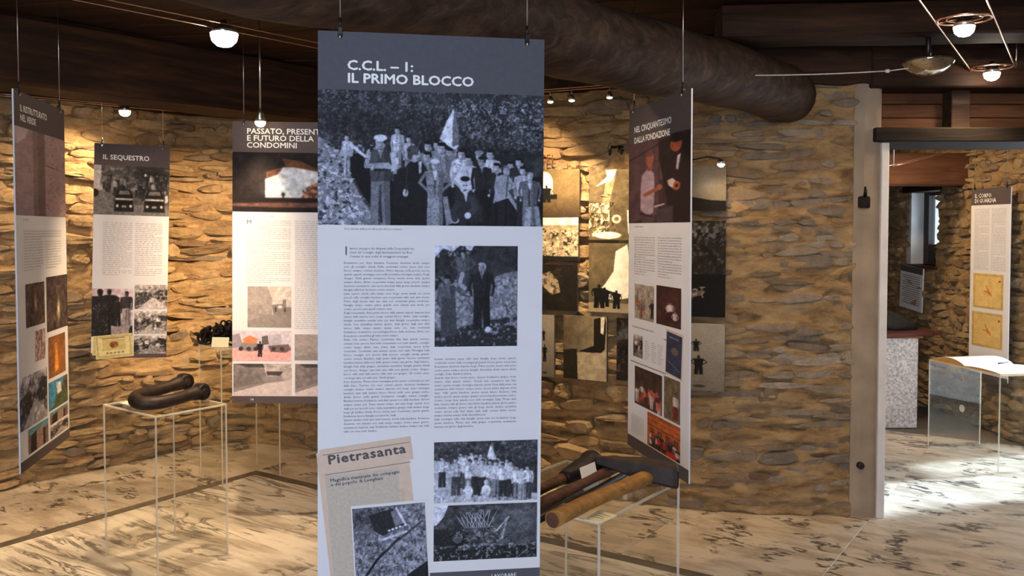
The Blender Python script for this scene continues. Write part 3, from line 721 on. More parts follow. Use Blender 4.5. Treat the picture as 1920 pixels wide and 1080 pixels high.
# ------------------------------------------------------------------ hanging panels
WORDS = 'cava marmo blocco lavoro cooperativa condomini della montagna paese operai anni sono stati nella dalla per con una degli delle questo primo soci fondazione escavazione monte beni comuni diritto sindaco consiglio assemblea famiglia festa bandiera strada valle lizza contro decisione terreno lettera giorno sempre ancora gli dopo quando tutti insieme molto grande piccolo gruppo storia tempo luogo impresa'.split()
WR = random.Random(99)
def para(nchar):
    out = []; n = 0; cap = True
    while n < nchar:
        w = WR.choice(WORDS); n += len(w)+1
        if cap: w = w.capitalize(); cap = False
        if WR.random() < .09: w += '.'; cap = True
        elif WR.random() < .1: w += ','
        out.append(w)
    return ' '.join(out).rstrip(',.')+'.'
def text_mesh(name, body, size, bold=0.0, align='LEFT', box=None, sx=1.0, line=1.0, res=2, wsp=1.0, csp=1.0):
    cu = bpy.data.curves.new(name, 'FONT'); cu.body = body; cu.size = size; cu.align_x = align; cu.resolution_u = res
    cu.space_line = line; cu.fill_mode = 'FRONT'; cu.space_word = wsp; cu.space_character = csp
    if box: cu.text_boxes[0].width = box[0]/sx; cu.text_boxes[0].height = box[1]; cu.overflow = 'TRUNCATE'
    ob = bpy.data.objects.new(name, cu); C.objects.link(ob)
    m = bpy.data.meshes.new_from_object(ob)
    bpy.data.objects.remove(ob); bpy.data.curves.remove(cu)
    m.name = name
    if sx != 1.0: m.transform(Matrix.Diagonal((sx, 1, 1, 1)))
    if bold:
        n = len(m.vertices); co = np.empty(n*3, np.float32); m.vertices.foreach_get('co', co); co = co.reshape(-1, 3)
        fs = [tuple(q.vertices) for q in m.polygons]; V = []; Fs = []
        for k, (dx, dy) in enumerate(((-bold, 0), (bold, 0), (0, bold), (0, -bold))):
            V += [(x+dx, y+dy, z+k*2e-6) for x, y, z in co]; Fs += [tuple(i+k*n for i in q) for q in fs]
        bpy.data.meshes.remove(m); m = mesh(name, V, Fs)
    return m

TH = .006
class Panel:
    def __init__(s, pl, zl_top, zl_bot, depth_l, px_r, depth_r, label, roll=0.0, W=None, H=None, header='header_brown', footer=.022, headv=.10, name='hanging_banner'):
        # pl = (x, y) pixel of the top left corner at depth_l; px_r = pixel x of the right edge at depth_r
        a = P(pl[0], pl[1], depth_l); b = P(px_r, pl[1], depth_r); bot = P(zl_bot[0], zl_bot[1], depth_l)
        t = Vector((b.x-a.x, b.y-a.y, 0)); s.W = W or t.length; t.normalize(); s.H = H or (a.z-bot.z)
        X = t; Z = Vector((t.y, -t.x, 0)); Y = Vector((0, 0, 1))
        X = (Matrix.Rotation(-roll, 3, Z) @ X); Y = Matrix.Rotation(-roll, 3, Z) @ Y
        o = a-Y*s.H+X*(s.W/2)
        s.root = bpy.data.objects.new(name, None); C.objects.link(s.root); s.root.empty_display_size = .05
        s.root.matrix_world = Matrix.Translation(o) @ Matrix((X, Y, Z)).transposed().to_4x4()
        s.mw = s.root.matrix_world.copy()
        tag(s.root, label, 'banner')
        MB().box(-s.W/2, s.W/2, 0, s.H, -TH, 0).build('board', M['board'], s.root)
        if headv: MB().box(-s.W/2, s.W/2, s.H*(1-headv), s.H, 0, .0003).build('header_band', M[header], s.root)
        if footer: MB().box(-s.W/2, s.W/2, 0, s.H*footer, 0, .0003).build('footer_band', M[header], s.root)
    def xy(s, u, v): return (-s.W/2+u*s.W, s.H*(1-v))
    def pic(s, name, pic, u0, v0, u1, v1, rot=0.0, layer=2, parent=None):
        w, h = (u1-u0)*s.W, (v1-v0)*s.H; x, y = s.xy((u0+u1)/2, (v0+v1)/2)
        o = link(name, pic_mesh(name, pic, w, h), None, s.root, (x, y, .0003*layer+.0002)); o.rotation_euler = (0, 0, rot); return o
    def sheet(s, name, mat, u0, v0, u1, v1, rot=0.0, layer=2):
        w, h = (u1-u0)*s.W, (v1-v0)*s.H; x, y = s.xy((u0+u1)/2, (v0+v1)/2)
        o = MB().box(-w/2, w/2, -h/2, h/2, 0, .0002).build(name, M[mat], s.root, (x, y, .0003*layer)); o.rotation_euler = (0, 0, rot); return o
    def text(s, name, body, u, v, size, mat='ink_white', bold=0.0, box=None, rot=0.0, layer=4, align='LEFT', sx=1.0, line=1.0, res=2, csp=1.0):
        # (u, v) = left end of the first base line
        bx = (box[0]*s.W, box[1]*s.H) if box else None
        m = text_mesh(name, body, size, bold, align, bx, sx, line, res, csp=csp); x, y = s.xy(u, v)
        o = link(name, m, M[mat], s.root, (x, y, .0003*layer)); o.rotation_euler = (0, 0, rot); return o
    def body(s, u0, v0, u1, v1, pitch, mat='ink_grey', name='body_text', gaps=3, res=1, sx=.92, rot=0.0):
        # a justified column of small type; pitch = line pitch in metres
        h = (v1-v0)*s.H; n = max(1, round(h/pitch)); w = (u1-u0)*s.W; cpl = w/(pitch*.82*.435*sx)
        chunks = []; left = n
        while left > 0:
            k = min(left, WR.randint(5, 11)); chunks.append(para(cpl*(k-.55))); left -= k
        return s.text(name, '\n'.join(chunks), u0, v0+pitch*.8/s.H, pitch*.82, mat, box=(u1-u0, (v1-v0)+pitch/s.H), align='JUSTIFY' if cpl > 22 else 'LEFT', line=1.22, res=res, sx=sx, layer=4, rot=rot)
    def hang(s, us, tops):
        # spring clips and steel cables going up to the ceiling
        for u, top in zip(us, tops):
            x, y = s.xy(u, 0)
            c = MB().box(x-.006, x+.006, y-.016, y+.012, -TH-.004, .004, bev=.0015); c.tube([(x, y+.010, 0), (x, y+.034, 0)], .0042, 8)
            cl = c.build('clip', M['dark_clip'], s.root)
            t = MB().tube([(x, y-.020, .0045), (x, y-.008, .0045)], .0035, 8); t.build('clip_pin', M['steel'], cl)
            p = s.mw @ Vector((x, y+.034, 0)); q = s.mw.inverted() @ Vector((p.x, p.y, top))
            MB().tube([(x, y+.034, 0), tuple(q)], .0016, 6).build('cable', M['steel'], s.root)

# ---- pictures -----------------------------------------------------------------
def px_group():
    # the big group photograph: coordinates are given on a 1175 x 715 sketch
    k = Pic(450, 274, .20, 3); S = lambda x, y: (x/1175, y/715)
    k.tex(26, 16, .75, 4)
    k.speck(110, 70, .60, .62, .55, (.0, 0, 1, .45)); k.speck(120, 80, .58, .78, .65, (.58, .05, 1, .42)); k.speck(110, 70, .62, .5, .5, (0, .0, .6, .4))
    k.glow(.25, .25, .4, .14, .09, .55); k.glow(.62, .45, .5, .16, .07, .6)
    sl = [S(0, 250), S(60, 275), S(110, 330), S(150, 420), S(190, 500), S(230, 590), S(300, 680), S(340, 715), S(0, 715)]
    k.poly(sl, .50); m = np.zeros((k.h, k.w)); 
    k.speck(70, 46, .54, .82, .8, (0, .40, .27, 1)); k.speck(60, 40, .62, .12, .8, (0, .40, .25, 1))
    k.poly([S(120, 340), S(235, 330), S(420, 520), S(440, 715), S(345, 715), S(230, 560)], .07)
    k.rect(.33, .62, 1, 1, .09); k.tex(40, 24, .3)
    def man(x, y, h, *a, **kw): k.man(x/1175, y/715, h/715, *a, **kw)
    # back row
    man(700, 265, 380, .40, .14, wide=.9); man(565, 262, 380, .5, .14); man(612, 255, 380, .42, .14); man(640, 245, 380, .55, .1); man(680, 295, 380, .3, .1)
    man(830, 310, 330, .14, .1, cap=.55); man(1000, 362, 300, .4, .1, wide=.8); man(1050, 345, 300, .12, .1); man(890, 300, 350, .80, .12, wide=1.0); man(1030, 395, 300, .18, .1)
    man(745, 297, 330, .85, .14)
    # the flag on its pole
    k.line([S(668, 70), S(700, 330)], .005, .5); k.poly([S(696, 85), S(716, 180), S(722, 290), S(700, 305), S(668, 285), S(622, 248), S(660, 150)], .84); k.poly([S(699, 95), S(722, 200), S(724, 275), S(690, 290), S(686, 200)], .45); k.poly([S(660, 150), S(690, 120), S(688, 270), S(652, 262), S(640, 210)], .92)
    # children
    man(148, 235, 220, .84, .74, skin=.80, hair=.14, wide=.75, arms='reach'); k.poly([S(112, 318), S(182, 318), S(176, 352), S(112, 352)], .66); k.line([S(165, 290), S(215, 330), S(258, 362)], .014, .80)
    man(405, 190, 250, .82, .66, skin=.72, wide=.85); man(463, 236, 240, .70, .55, skin=.76, wide=.85); k.poly([S(372, 360), S(412, 352), S(405, 415), S(370, 430)], .80)
    # cap man with folded arms
    man(318, 240, 480, .30, .46, skin=.66, cap=.84, arms='fold', wide=1.05, at=.64); k.line([S(288, 420), S(352, 420)], .012, .15)
    # middle row
    man(635, 268, 430, .56, .15, skin=.72, hair=.06); man(740, 300, 380, .88, .16, skin=.74); man(776, 332, 380, .80, .16, wide=1.15, arms='hip', skin=.74)
    man(560, 318, 380, .46, .2, skin=.7, wide=.9)
    man(890, 300, 360, .84, .1, skin=.72); man(845, 340, 350, .14, .1, skin=.66)
    # man in the dark suit turned to the right
    k.poly([S(430, 420), S(475, 368), S(530, 365), S(560, 420), S(562, 560), S(430, 565), S(412, 480)], .10); k.poly([S(440, 560), S(500, 560), S(500, 715), S(445, 715)], .085); k.poly([S(505, 560), S(558, 560), S(560, 715), S(512, 715)], .095)
    k.line([S(430, 425), S(402, 490), S(445, 535)], .036, .11); k.ell(*S(447, 540), .012, .030, .74); k.poly([S(512, 372), S(532, 368), S(528, 430), S(518, 440)], .72); k.line([S(455, 400), S(450, 540)], .006, .2)
    k.ell(*S(492, 335), .026, .058, .66); k.ell(*S(484, 312), .027, .036, .30); k.ell(*S(470, 335), .012, .04, .26); k.ell(*S(517, 345), .006, .012, .62); k.line([S(503, 332), S(514, 331)], .006, .25); k.line([S(505, 358), S(516, 357)], .005, .3)
    # man in the grey suit, hands on hips
    man(600, 362, 353, .54, .56, skin=.74, cap=.78, arms='hip', wide=1.15, hair=.5); k.poly([S(588, 424), S(612, 424), S(604, 470), S(598, 470)], .86); k.line([S(601, 470), S(599, 545)], .005, .28); k.line([S(560, 500), S(585, 500)], .004, .3); k.line([S(618, 500), S(642, 500)], .004, .3)
    # right hand cluster
    man(925, 372, 335, .16, .10, skin=.72, hair=.05); man(1000, 362, 320, .5, .1, skin=.72, wide=.85); man(975, 385, 330, .64, .13, hair=.45, skin=.74, wide=1.2, at=.58); man(1042, 342, 320, .18, .1, skin=.76)
    k.poly([S(930, 450), S(985, 432), S(1040, 520), S(1078, 615), S(1040, 640), S(985, 560), S(905, 590)], .60); k.poly([S(985, 520), S(1030, 500), S(1085, 620), S(1060, 650)], .26); k.line([S(985, 440), S(975, 555)], .006, .3)
    man(1065, 388, 322, .76, .15, skin=.76); man(1102, 420, 290, .42, .46, hair=.6, skin=.74, wide=1.35, at=.38); k.line([S(1100, 480), S(1098, 600)], .006, .2); k.poly([S(1088, 478), S(1112, 478), S(1104, 520)], .8)
    k.poly([S(1080, 610), S(1112, 606), S(1108, 715), S(1072, 715)], .64); k.poly([S(1122, 606), S(1150, 604), S(1165, 715), S(1138, 715)], .56)
    # crouching man in front
    k.poly([S(725, 560), S(765, 528), S(812, 545), S(848, 610), S(850, 690), S(760, 690), S(690, 700), S(730, 630)], .16); k.ell(*S(757, 500), .024, .056, .74); k.ell(*S(757, 460), .021, .020, .09); k.line([S(747, 496), S(753, 496)], .005, .3); k.line([S(761, 496), S(768, 496)], .005, .3); k.line([S(752, 522), S(763, 522)], .005, .35)
    k.poly([S(748, 536), S(772, 534), S(764, 590)], .74); k.line([S(790, 565), S(812, 615), S(775, 655)], .03, .24); k.ell(*S(772, 658), .015, .024, .80); k.ell(*S(705, 685), .018, .022, .76); k.line([S(725, 590), S(690, 640), S(705, 680)], .026, .2)
    k.poly([S(640, 560), S(665, 555), S(692, 700), S(660, 715)], .54); k.poly([S(590, 560), S(622, 560), S(620, 715), S(588, 715)], .58)
    k.blur(1); k.tex(60, 36, .22); k.speck(150, 90, .64, .06, .35).grain(.03); return k.tone((.93, .96, 1.08))
def px_block():
    # two people and a man seated by a rough block
    k = Pic(160, 192, .17, 5); k.tex(14, 16, .6)
    k.poly([(0, 0), (.30, 0), (.22, .06), (.1, .03), (.02, .10), (0, .12)], .82); k.poly([(.36, 0), (.47, 0), (.44, .05), (.38, .04)], .75); k.speck(40, 30, .6, .8, .5, (0, 0, .5, .12))
    k.poly([(0, .45), (.25, .36), (.55, .36), (.66, .33), (.85, .27), (1, .25), (1, .70), (.62, .74), (.25, .82), (0, .86)], .46); k.speck(34, 40, .52, .72, .7, (0, .3, 1, .84)); k.speck(30, 34, .6, .2, .6, (0, .3, 1, .84))
    k.rect(0, .84, 1, 1, .16); k.speck(30, 40, .6, .75, .6, (.0, .84, 1, 1))
    k.man(.34, .05, .40, .36, .3, skin=.6, wide=1.5, arms='hip'); k.line([(.33, .28), (.30, .38), (.36, .42)], .05, .6)
    k.man(.155, .30, .60, .34, .25, skin=.5, wide=1.1, arms='reach'); k.poly([(.10, .52), (.25, .52), (.27, .88), (.10, .90)], .26)
    k.man(.565, .17, .66, .13, .10, skin=.55, hair=.65, wide=1.25, arms='down'); k.ell(.64, .83, .035, .03, .75)
    k.blur(1); return k.tex(30, 36, .3).grain(.035).tone((.93, .96, 1.08))
def px_slope():
    k = Pic(130, 150, .48, 8); k.tex(10, 12, .5); k.speck(30, 36, .55, .75, .6); k.speck(30, 30, .6, .15, .6)
    k.poly([(.22, .10), (.55, .04), (.72, .24), (.40, .36), (.30, .30)], .16); k.poly([(.52, .08), (.62, .04), (.70, .22), (.58, .26)], .5); k.line([(.60, .04), (.72, .25)], .03, .85)
    for i in range(4): k.ell(.49+i*.05, .30-i*.012, .02, .012, .9)
    k.line([(.40, .40), (.72, .33)], .035, .75); k.line([(.05, .92), (.30, .64), (.62, .40)], .03, .06); k.line([(.35, .58), (.95, .22)], .02, .2)
    k.poly([(.6, 1), (.72, .84), (1, .70), (1, 1)], .13); k.glow(.2, .15, .3, .2, .14, .6)
    return k.tex(24, 30, .3).grain(.04).tone((.94, .96, 1.07))
def px_team(seed=9):
    k = Pic(190, 112, .22, seed); k.tex(20, 12, .7); k.speck(60, 36, .58, .6, .5, (0, 0, 1, .35))
    k.poly([(0, .30), (.15, .34), (.25, .75), (.5, 1), (0, 1)], .66); k.speck(40, 24, .56, .9, .6, (0, .3, .4, 1)); k.rect(.3, .88, 1, 1, .72); k.speck(40, 24, .58, .2, .7, (.3, .85, 1, 1))
    k.poly([(.54, .06), (.60, .30), (.53, .34), (.51, .25)], .85); k.line([(.55, .03), (.59, .35)], .008, .7)
    r = random.Random(4)
    for x, y, h in ((.26, .18, .5), (.36, .17, .5), (.45, .20, .5), (.62, .27, .5), (.70, .30, .5), (.31, .2, .55), (.41, .2, .55)): k.man(x, y, h, .85, .3, skin=.75, wide=1.1)
    for x, y, h in ((.08, .24, .5), (.21, .26, .62), (.34, .30, .62), (.40, .28, .6), (.47, .30, .6), (.54, .31, .6), (.60, .33, .6), (.66, .38, .55), (.74, .34, .6), (.80, .42, .55), (.90, .42, .56), (.85, .45, .55)):
        k.man(x, y, h, r.choice((.9, .82, .95, .7)), r.choice((.5, .62, .2, .3)), skin=.75, arms=r.choice(('fold', 'hip', 'down')), wide=1.15)
    for x in (.33, .50): k.ell(x, .82, .045, .10, .85); k.ell(x, .68, .02, .045, .75); k.line([(x-.04, .86), (x+.03, .97)], .03, .75)
    k.blur(1); return k.tex(40, 24, .35).grain(.05).tone((.95, .97, 1.06))
def px_wood(seed=12):
    k = Pic(190, 100, .26, seed); k.tex(18, 12, .8); k.poly([(0, 0), (.14, 0), (.1, .2), (.03, .35), (0, .36)], .85)
    for i in range(16):
        x = .28+.016*i; k.line([(x+.02, .42), (x+.05*(i % 5-2), .10+.02*(i % 4))], .007, .75, .8)
    k.glow(.2, .15, .1, .1, .15, .8); k.glow(.85, .3, .2, .45, .42, .7); k.ell(.23, .62, .075, .14, .08); k.ell(.23, .60, .05, .09, .3); k.poly([(0, .42), (.15, .46), (.2, .7), (.1, .74), (0, .70)], .14)
    k.line([(.66, .62), (.70, .30)], .02, .6); k.line([(.60, .5), (.72, .25)], .015, .7); k.rect(0, .76, 1, 1, .13); k.speck(40, 24, .57, .75, .55, (0, .72, 1, 1)); k.speck(40, 30, .58, .7, .5, (.2, .4, .75, .75))
    return k.tex(36, 20, .35).grain(.05).tone((.95, .97, 1.06))
def px_cars():
    k = Pic(150, 96, .34, 14); k.tex(24, 16, .5); k.poly([(0, .0), (.10, 0), (.10, .5), (0, .55)], .72); k.speck(16, 14, .56, .75, .5, (0, .05, 1, .5)); k.glow(.75, .15, .4, .25, .09, .8); k.ell(.68, .18, .02, .03, .95)
    r = random.Random(5)
    for i in range(34): k.man(r.uniform(.1, .95), r.uniform(.14, .42), .3, r.choice((.15, .5, .7, .3)), .2, skin=.6)
    k.poly([(.0, .55), (.12, .50), (.28, .62), (.22, .85), (0, .95)], .45); k.ell(.02, .56, .05, .08, .1)
    k.rect(0, .78, 1, 1, .45)
    for x, w in ((.40, .13), (.80, .14)):
        k.poly([(x-w*.9, .60), (x-w*.6, .47), (x+w*.6, .47), (x+w*.9, .60), (x+w, .92), (x-w, .92)], .10); k.poly([(x-w*.62, .58), (x-w*.45, .50), (x+w*.45, .50), (x+w*.62, .58)], .45)
        k.rect(x-w*.9, .655, x+w*.9, .69, .8); k.rect(x-w*.8, .72, x+w*.8, .77, .05)
        for sg in (-1, 1): k.ell(x+sg*w*.68, .81, .018, .03, .85)
        k.rect(x-.03, .80, x+.03, .84, .6)
    k.rect(.94, .58, .98, .72, .8)
    k.blur(1); return k.tex(30, 20, .3).grain(.04).tone((1.0, .95, .93))
def px_soldiers():
    k = Pic(90, 110, .80, 15); k.a[:] = np.array((.78, .75, .78))
    k.poly([(.35, 1), (.45, .75), (.70, .62), (.92, .66), (1, 1)], .60)
    for x, y, h, w in ((.20, .02, .95, 2.3), (.42, .02, .75, 1.6), (.10, .30, .8, 2.0), (.62, .18, .6, 1.1)): k.man(x, y, h, .15, .13, skin=.2, hair=.12, wide=w)
    k.ell(.20, .07, .07, .06, .12); k.man(.84, .06, .7, .22, .6, skin=.3, wide=1.2); k.poly([(0, .3), (.3, .45), (.34, .98), (0, 1)], .13); k.ell(.97, .9, .06, .13, .1); k.speck(20, 24, .62, .5, .5, (0, .3, .4, 1))
    k.blur(1); return k.tex(16, 20, .3).grain(.03).tone((1, .93, .95))
def px_land(seed, base=.45, people=0, tint=(1, .95, .94), w=80, h=60, sky=.75):
    k = Pic(w, h, base, seed); r = random.Random(seed); k.grad(sky, base, 0, .5); k.tex(9, 7, .6)
    k.poly([(0, .35+.1*r.random()), (.3, .2+.2*r.random()), (.55, .4), (.4, .7), (0, .9)], base*.5); k.poly([(.6, .45), (.75, .1+.2*r.random()), (1, .2), (1, .62), (.7, .6)], base*.45); k.poly([(.1, 1), (.5, .55), (.62, .55), (1, .9), (1, 1)], min(1, base*1.5))
    for i in range(people): k.man(r.uniform(.08, .92), r.uniform(.2, .4), .5, r.choice((.1, .9, .85, .3)), r.choice((.15, .5)), skin=.6, wide=1.2)
    k.speck(18, 14, .58, .12, .6, (0, .1, 1, .6)); k.speck(18, 14, .6, .9, .6)
    k.blur(1); return k.tex(14, 10, .3).grain(.04).tone(tint)
def px_doc():
    k = Pic(80, 54, (.80, .74, .52), 21); k.rect(.06, .08, .94, .92, (.70, .62, .40)); k.rect(.09, .12, .91, .88, (.84, .78, .58)); k.rect(.2, .22, .8, .66, (.76, .70, .46))
    k.ell(.50, .43, .12, .14, (.62, .40, .25)); k.ell(.46, .46, .05, .1, (.45, .25, .18)); k.ell(.55, .38, .04, .06, (.50, .30, .2))
    for i in range(5): k.rect(.28+.1*i, .74, .34+.1*i, .80, (.55, .45, .28))
    k.rect(.2, .14, .8, .18, (.5, .42, .28)); return k.tex(14, 10, .12).grain(.02)
def px_cave():
    k = Pic(210, 110, (.10, .075, .085), 22); k.tex(12, 7, .6)
    k.poly([(.44, .10), (.60, .14), (.78, .30), (.92, .34), (.95, .78), (.70, .82), (.74, .5), (.48, .27)], (.34, .22, .15)); k.tex(16, 9, .35); k.poly([(.30, .33), (.40, .27), (.46, .24), (.38, .44), (.30, .46)], (.35, .22, .17))
    k.poly([(.29, .45), (.40, .37), (.45, .25), (.55, .25), (.76, .32), (.77, .52), (.67, .76), (.29, .76)], (.74, .76, .80)); k.glow(.42, .6, .16, .2, (.62, .72, .82), .5)
    k.poly([(.60, .76), (.68, .55), (.78, .48), (.84, .76)], (.66, .47, .38)); k.speck(26, 16, .55, (.2, .13, .1), .8, (.62, .5, .84, .76)); k.line([(.45, .72), (.45, .78)], .012, (.1, .1, .1)); k.ell(.45, .70, .016, .03, (.1, .1, .12))
    k.rect(0, .76, 1, .84, (.08, .055, .06)); k.poly([(0, .86), (.3, .84), (1, .83), (1, .91), (.4, .92), (0, .90)], (.38, .26, .23)); k.rect(0, .925, 1, 1, (.09, .06, .07))
    k.blur(2); return k.tex(26, 14, .3).grain(.02)
def px_square():
    k = Pic(90, 86, .80, 23); k.tex(6, 6, .06); k.poly([(0, .0), (.45, .0), (.56, .30), (.56, .75), (.8, 1), (0, 1)], .62); k.tex(10, 10, .12); k.poly([(.55, .45), (.80, .42), (.80, .32), (.88, .32), (.88, .5), (1, .5), (1, .7), (.6, .72)], .52); k.ell(.74, .50, .05, .04, .85)
    k.poly([(0, .85), (.5, .68), (1, .70), (1, 1), (0, 1)], .56); k.rect(.62, .5, .66, .62, .3); k.rect(.83, .52, .87, .62, .3); return k.tex(16, 16, .12).grain(.02).tone((1, .93, .90))
def px_truck():
    k = Pic(110, 60, (.80, .76, .80), 24); k.rect(0, .60, 1, 1, (.90, .66, .64)); k.poly([(0, .15), (.12, .1), (.2, .5), (0, .6)], (.6, .56, .6))
    k.ell(.30, .52, .16, .17, (.55, .5, .5)); k.poly([(.18, .28), (.3, .16), (.44, .28), (.40, .42), (.20, .42)], (.80, .50, .33)); k.poly([(.50, .20), (.60, .16), (.62, .45), (.50, .48)], (.4, .36, .36)); k.poly([(.62, .14), (.82, .10), (.84, .46), (.62, .50)], (.70, .67, .72)); k.poly([(.60, .50), (.95, .44), (1, .62), (.90, .72), (.65, .70)], (.45, .36, .36))
    for x in (.15, .28, .4, .70, .84): k.ell(x, .60, .04, .07, (.25, .22, .22))
    k.man(.47, .36, .5, (.12, .1, .12), (.2, .15, .17), skin=(.2, .15, .15), wide=1.3); return k.tex(18, 10, .15).grain(.02)
def px_quarry(seed=25):
    k = Pic(110, 66, .70, seed); k.tex(8, 5, .15); k.poly([(0, 0), (.50, 0), (.56, .35), (.55, .62), (0, .85)], .50); k.poly([(.1, .0), (.5, .0), (.54, .12), (.2, .12)], .28); k.tex(14, 9, .25); k.poly([(.56, .24), (.85, .24), (.80, .38), (.58, .36)], .3); k.poly([(.50, .42), (.82, .38), (.85, .62), (.55, .66)], .58); k.poly([(0, .88), (.52, .62), (1, .52), (1, 1), (0, 1)], .80); k.poly([(0, .78), (.5, .58), (.52, .64), (0, .90)], .55)
    return k.tex(16, 10, .12).grain(.02).tone((1, .92, .90))
def px_column():
    k = Pic(70, 130, (.62, .52, .53), 26); k.tex(5, 9, .1); k.poly([(0, 0), (.25, 0), (.2, .1), (.05, .2), (0, .2)], (.80, .72, .74)); k.rect(.33, 0, .56, 1, (.38, .28, .26)); k.rect(.33, 0, .42, 1, (.45, .36, .35)); k.rect(.57, 0, 1, 1, (.66, .54, .53)); k.speck(20, 36, .62, (.4, .3, .3), .5, (.57, 0, 1, 1)); k.grad((.6, .5, .5), (.42, .36, .4), .6, 1, .35)
    k.line([(.6, .38), (.75, .40)], .02, (.3, .2, .2)); return k.tex(10, 18, .12).grain(.02)
def px_cavern(seed, glow=(.85, .80, .62), gx=.5, gy=.5, base=(.28, .24, .23), w=60, h=60, rx=.08, ry=.25):
    k = Pic(w, h, base, seed); k.tex(7, 7, .6); k.glow(gx, gy, rx, ry, glow, .95); k.speck(12, 12, .62, tuple(c*1.8 for c in base), .4); return k.tex(12, 12, .35).grain(.02)
def px_orange():
    k = Pic(60, 70, (.52, .34, .20), 31); k.tex(6, 7, .3); k.poly([(.3, .1), (.65, .05), (.75, .9), (.3, .95)], (.62, .36, .14)); k.poly([(.40, .25), (.50, .3), (.58, .85), (.36, .9)], (.88, .58, .24)); k.ell(.44, .27, .09, .10, (.75, .5, .3)); return k.tex(10, 12, .2).grain(.02)
def px_blue(seed=32, w=60, h=64):
    k = Pic(w, h, (.34, .32, .26), seed); k.tex(6, 6, .5); k.poly([(0, .0), (.75, 0), (.70, .35), (.4, .45), (.32, .9), (0, .95)], (.27, .52, .66)); k.poly([(.38, .1), (.62, .15), (.66, .5), (.45, .55)], (.78, .78, .76)); k.poly([(.4, .55), (1, .5), (1, 1), (.2, 1)], (.30, .33, .20)); return k.tex(10, 10, .3).grain(.02)
def px_tower(seed=33, w=60, h=110):
    k = Pic(w, h, (.48, .38, .34), seed); k.rect(0, 0, 1, .28, (.36, .56, .62)); k.speck(8, 10, .5, (.5, .42, .38), .8, (0, 0, 1, .35)); k.poly([(.15, .3), (.40, .2), (.42, 1), (.10, 1)], (.18, .13, .12)); k.poly([(.40, .25), (.70, .22), (.85, 1), (.40, 1)], (.60, .48, .43)); k.rect(.72, .3, .84, 1, (.24, .18, .17)); return k.tex(8, 14, .25).grain(.02)
def px_twomen():
    k = Pic(140, 200, (.22, .145, .155), 41); k.tex(5, 7, .2); k.poly([(0, 0), (.52, 0), (.52, .9), (0, 1)], (.31, .22, .24)); k.line([(.0, .22), (.80, .02)], .02, (.16, .10, .11)); k.tex(6, 8, .12)
    k.poly([(.54, .15), (.68, .22), (.66, .5), (.54, .5)], (.30, .24, .27)); k.poly([(.52, .05), (1, .02), (1, 1), (.72, 1), (.62, .6), (.54, .3)], (.13, .075, .08))
    k.poly([(.24, .95), (.46, .9), (.46, 1), (.24, 1)], (.30, .22, .23))
    k.poly([(.24, .42), (.36, .34), (.45, .42), (.46, .62), (.44, .88), (.34, .91), (.22, .84), (.22, .6)], (.62, .53, .57)); k.line([(.30, .66), (.44, .62), (.54, .58)], .065, (.55, .31, .25)); k.ell(.54, .585, .045, .035, (.55, .31, .25)); k.line([(.22, .88), (.42, .92)], .02, (.1, .06, .07))
    k.rect(.34, .28, .42, .38, (.52, .28, .22)); k.ell(.375, .24, .068, .085, (.56, .31, .25)); k.ell(.37, .175, .07, .04, (.38, .24, .22)); k.ell(.31, .24, .014, .03, (.45, .25, .2))
    k.ell(.79, .13, .085, .085, (.58, .28, .18)); k.ell(.80, .06, .10, .05, (.10, .06, .06)); k.ell(.74, .15, .012, .02, (.35, .15, .1)); k.poly([(.81, .26), (.86, .24), (.82, .42), (.79, .40)], (.75, .68, .72))
    k.poly([(.66, .52), (.74, .50), (.84, .58), (.80, .64), (.68, .58)], (.80, .72, .68)); k.ell(.80, .59, .055, .05, (.60, .32, .22)); k.ell(.80, .59, .025, .02, (.2, .08, .06)); k.poly([(.45, .80), (.62, .775), (.62, .79), (.46, .82)], (.75, .68, .70)); k.poly([(.5, .85), (.75, .80), (.75, 1), (.5, 1)], (.25, .2, .22))
    k.blur(2); return k.tex(12, 18, .2).grain(.02)
def px_colour(seed, back, people, tops, w=80, h=80, py=(.35, .6), ph=.5):
    k = Pic(w, h, back, seed); k.tex(6, 6, .35); r = random.Random(seed)
    for i in range(people): k.man(r.uniform(.06, .94), r.uniform(*py), ph, r.choice(tops), r.choice(tops), skin=(.72, .45, .34), hair=(.15, .1, .08), wide=1.3, arms=r.choice(('down', 'fold', 'hip')))
    k.blur(1); return k.tex(10, 10, .25).grain(.02)
def px_palace():
    k = Pic(90, 90, (.70, .36, .18), 47); k.rect(0, 0, 1, .12, (.62, .30, .15)); k.line([(0, .2), (1, .2)], .02, (.5, .22, .12)); k.line([(0, .36), (1, .36)], .03, (.48, .22, .12))
    for x in (.1, .34, .58, .82): k.rect(x, .43, x+.12, .72, (.40, .18, .12)); k.rect(x+.03, .46, x+.09, .6, (.5, .3, .25))
    r = random.Random(6)
    for i in range(26): k.man(r.uniform(.02, .98), r.uniform(.5, .72), .4, r.choice(((.85, .78, .75), (.2, .12, .14), (.7, .2, .15), (.3, .25, .3))), (.25, .15, .14), skin=(.7, .42, .3), wide=1.2)
    k.ell(.74, .93, .16, .09, (.78, .18, .10)); k.blur(1); return k.tex(12, 12, .25).grain(.02)
def px_cover():
    k = Pic(40, 80, (.20, .22, .30), 48); k.tex(4, 8, .2); k.ell(.55, .42, .22, .09, (.42, .36, .32)); k.line([(.1, .70), (.9, .85)], .04, (.4, .42, .5)); k.rect(.2, .1, .8, .13, (.45, .47, .55)); return k.tex(8, 16, .15).grain(.02)
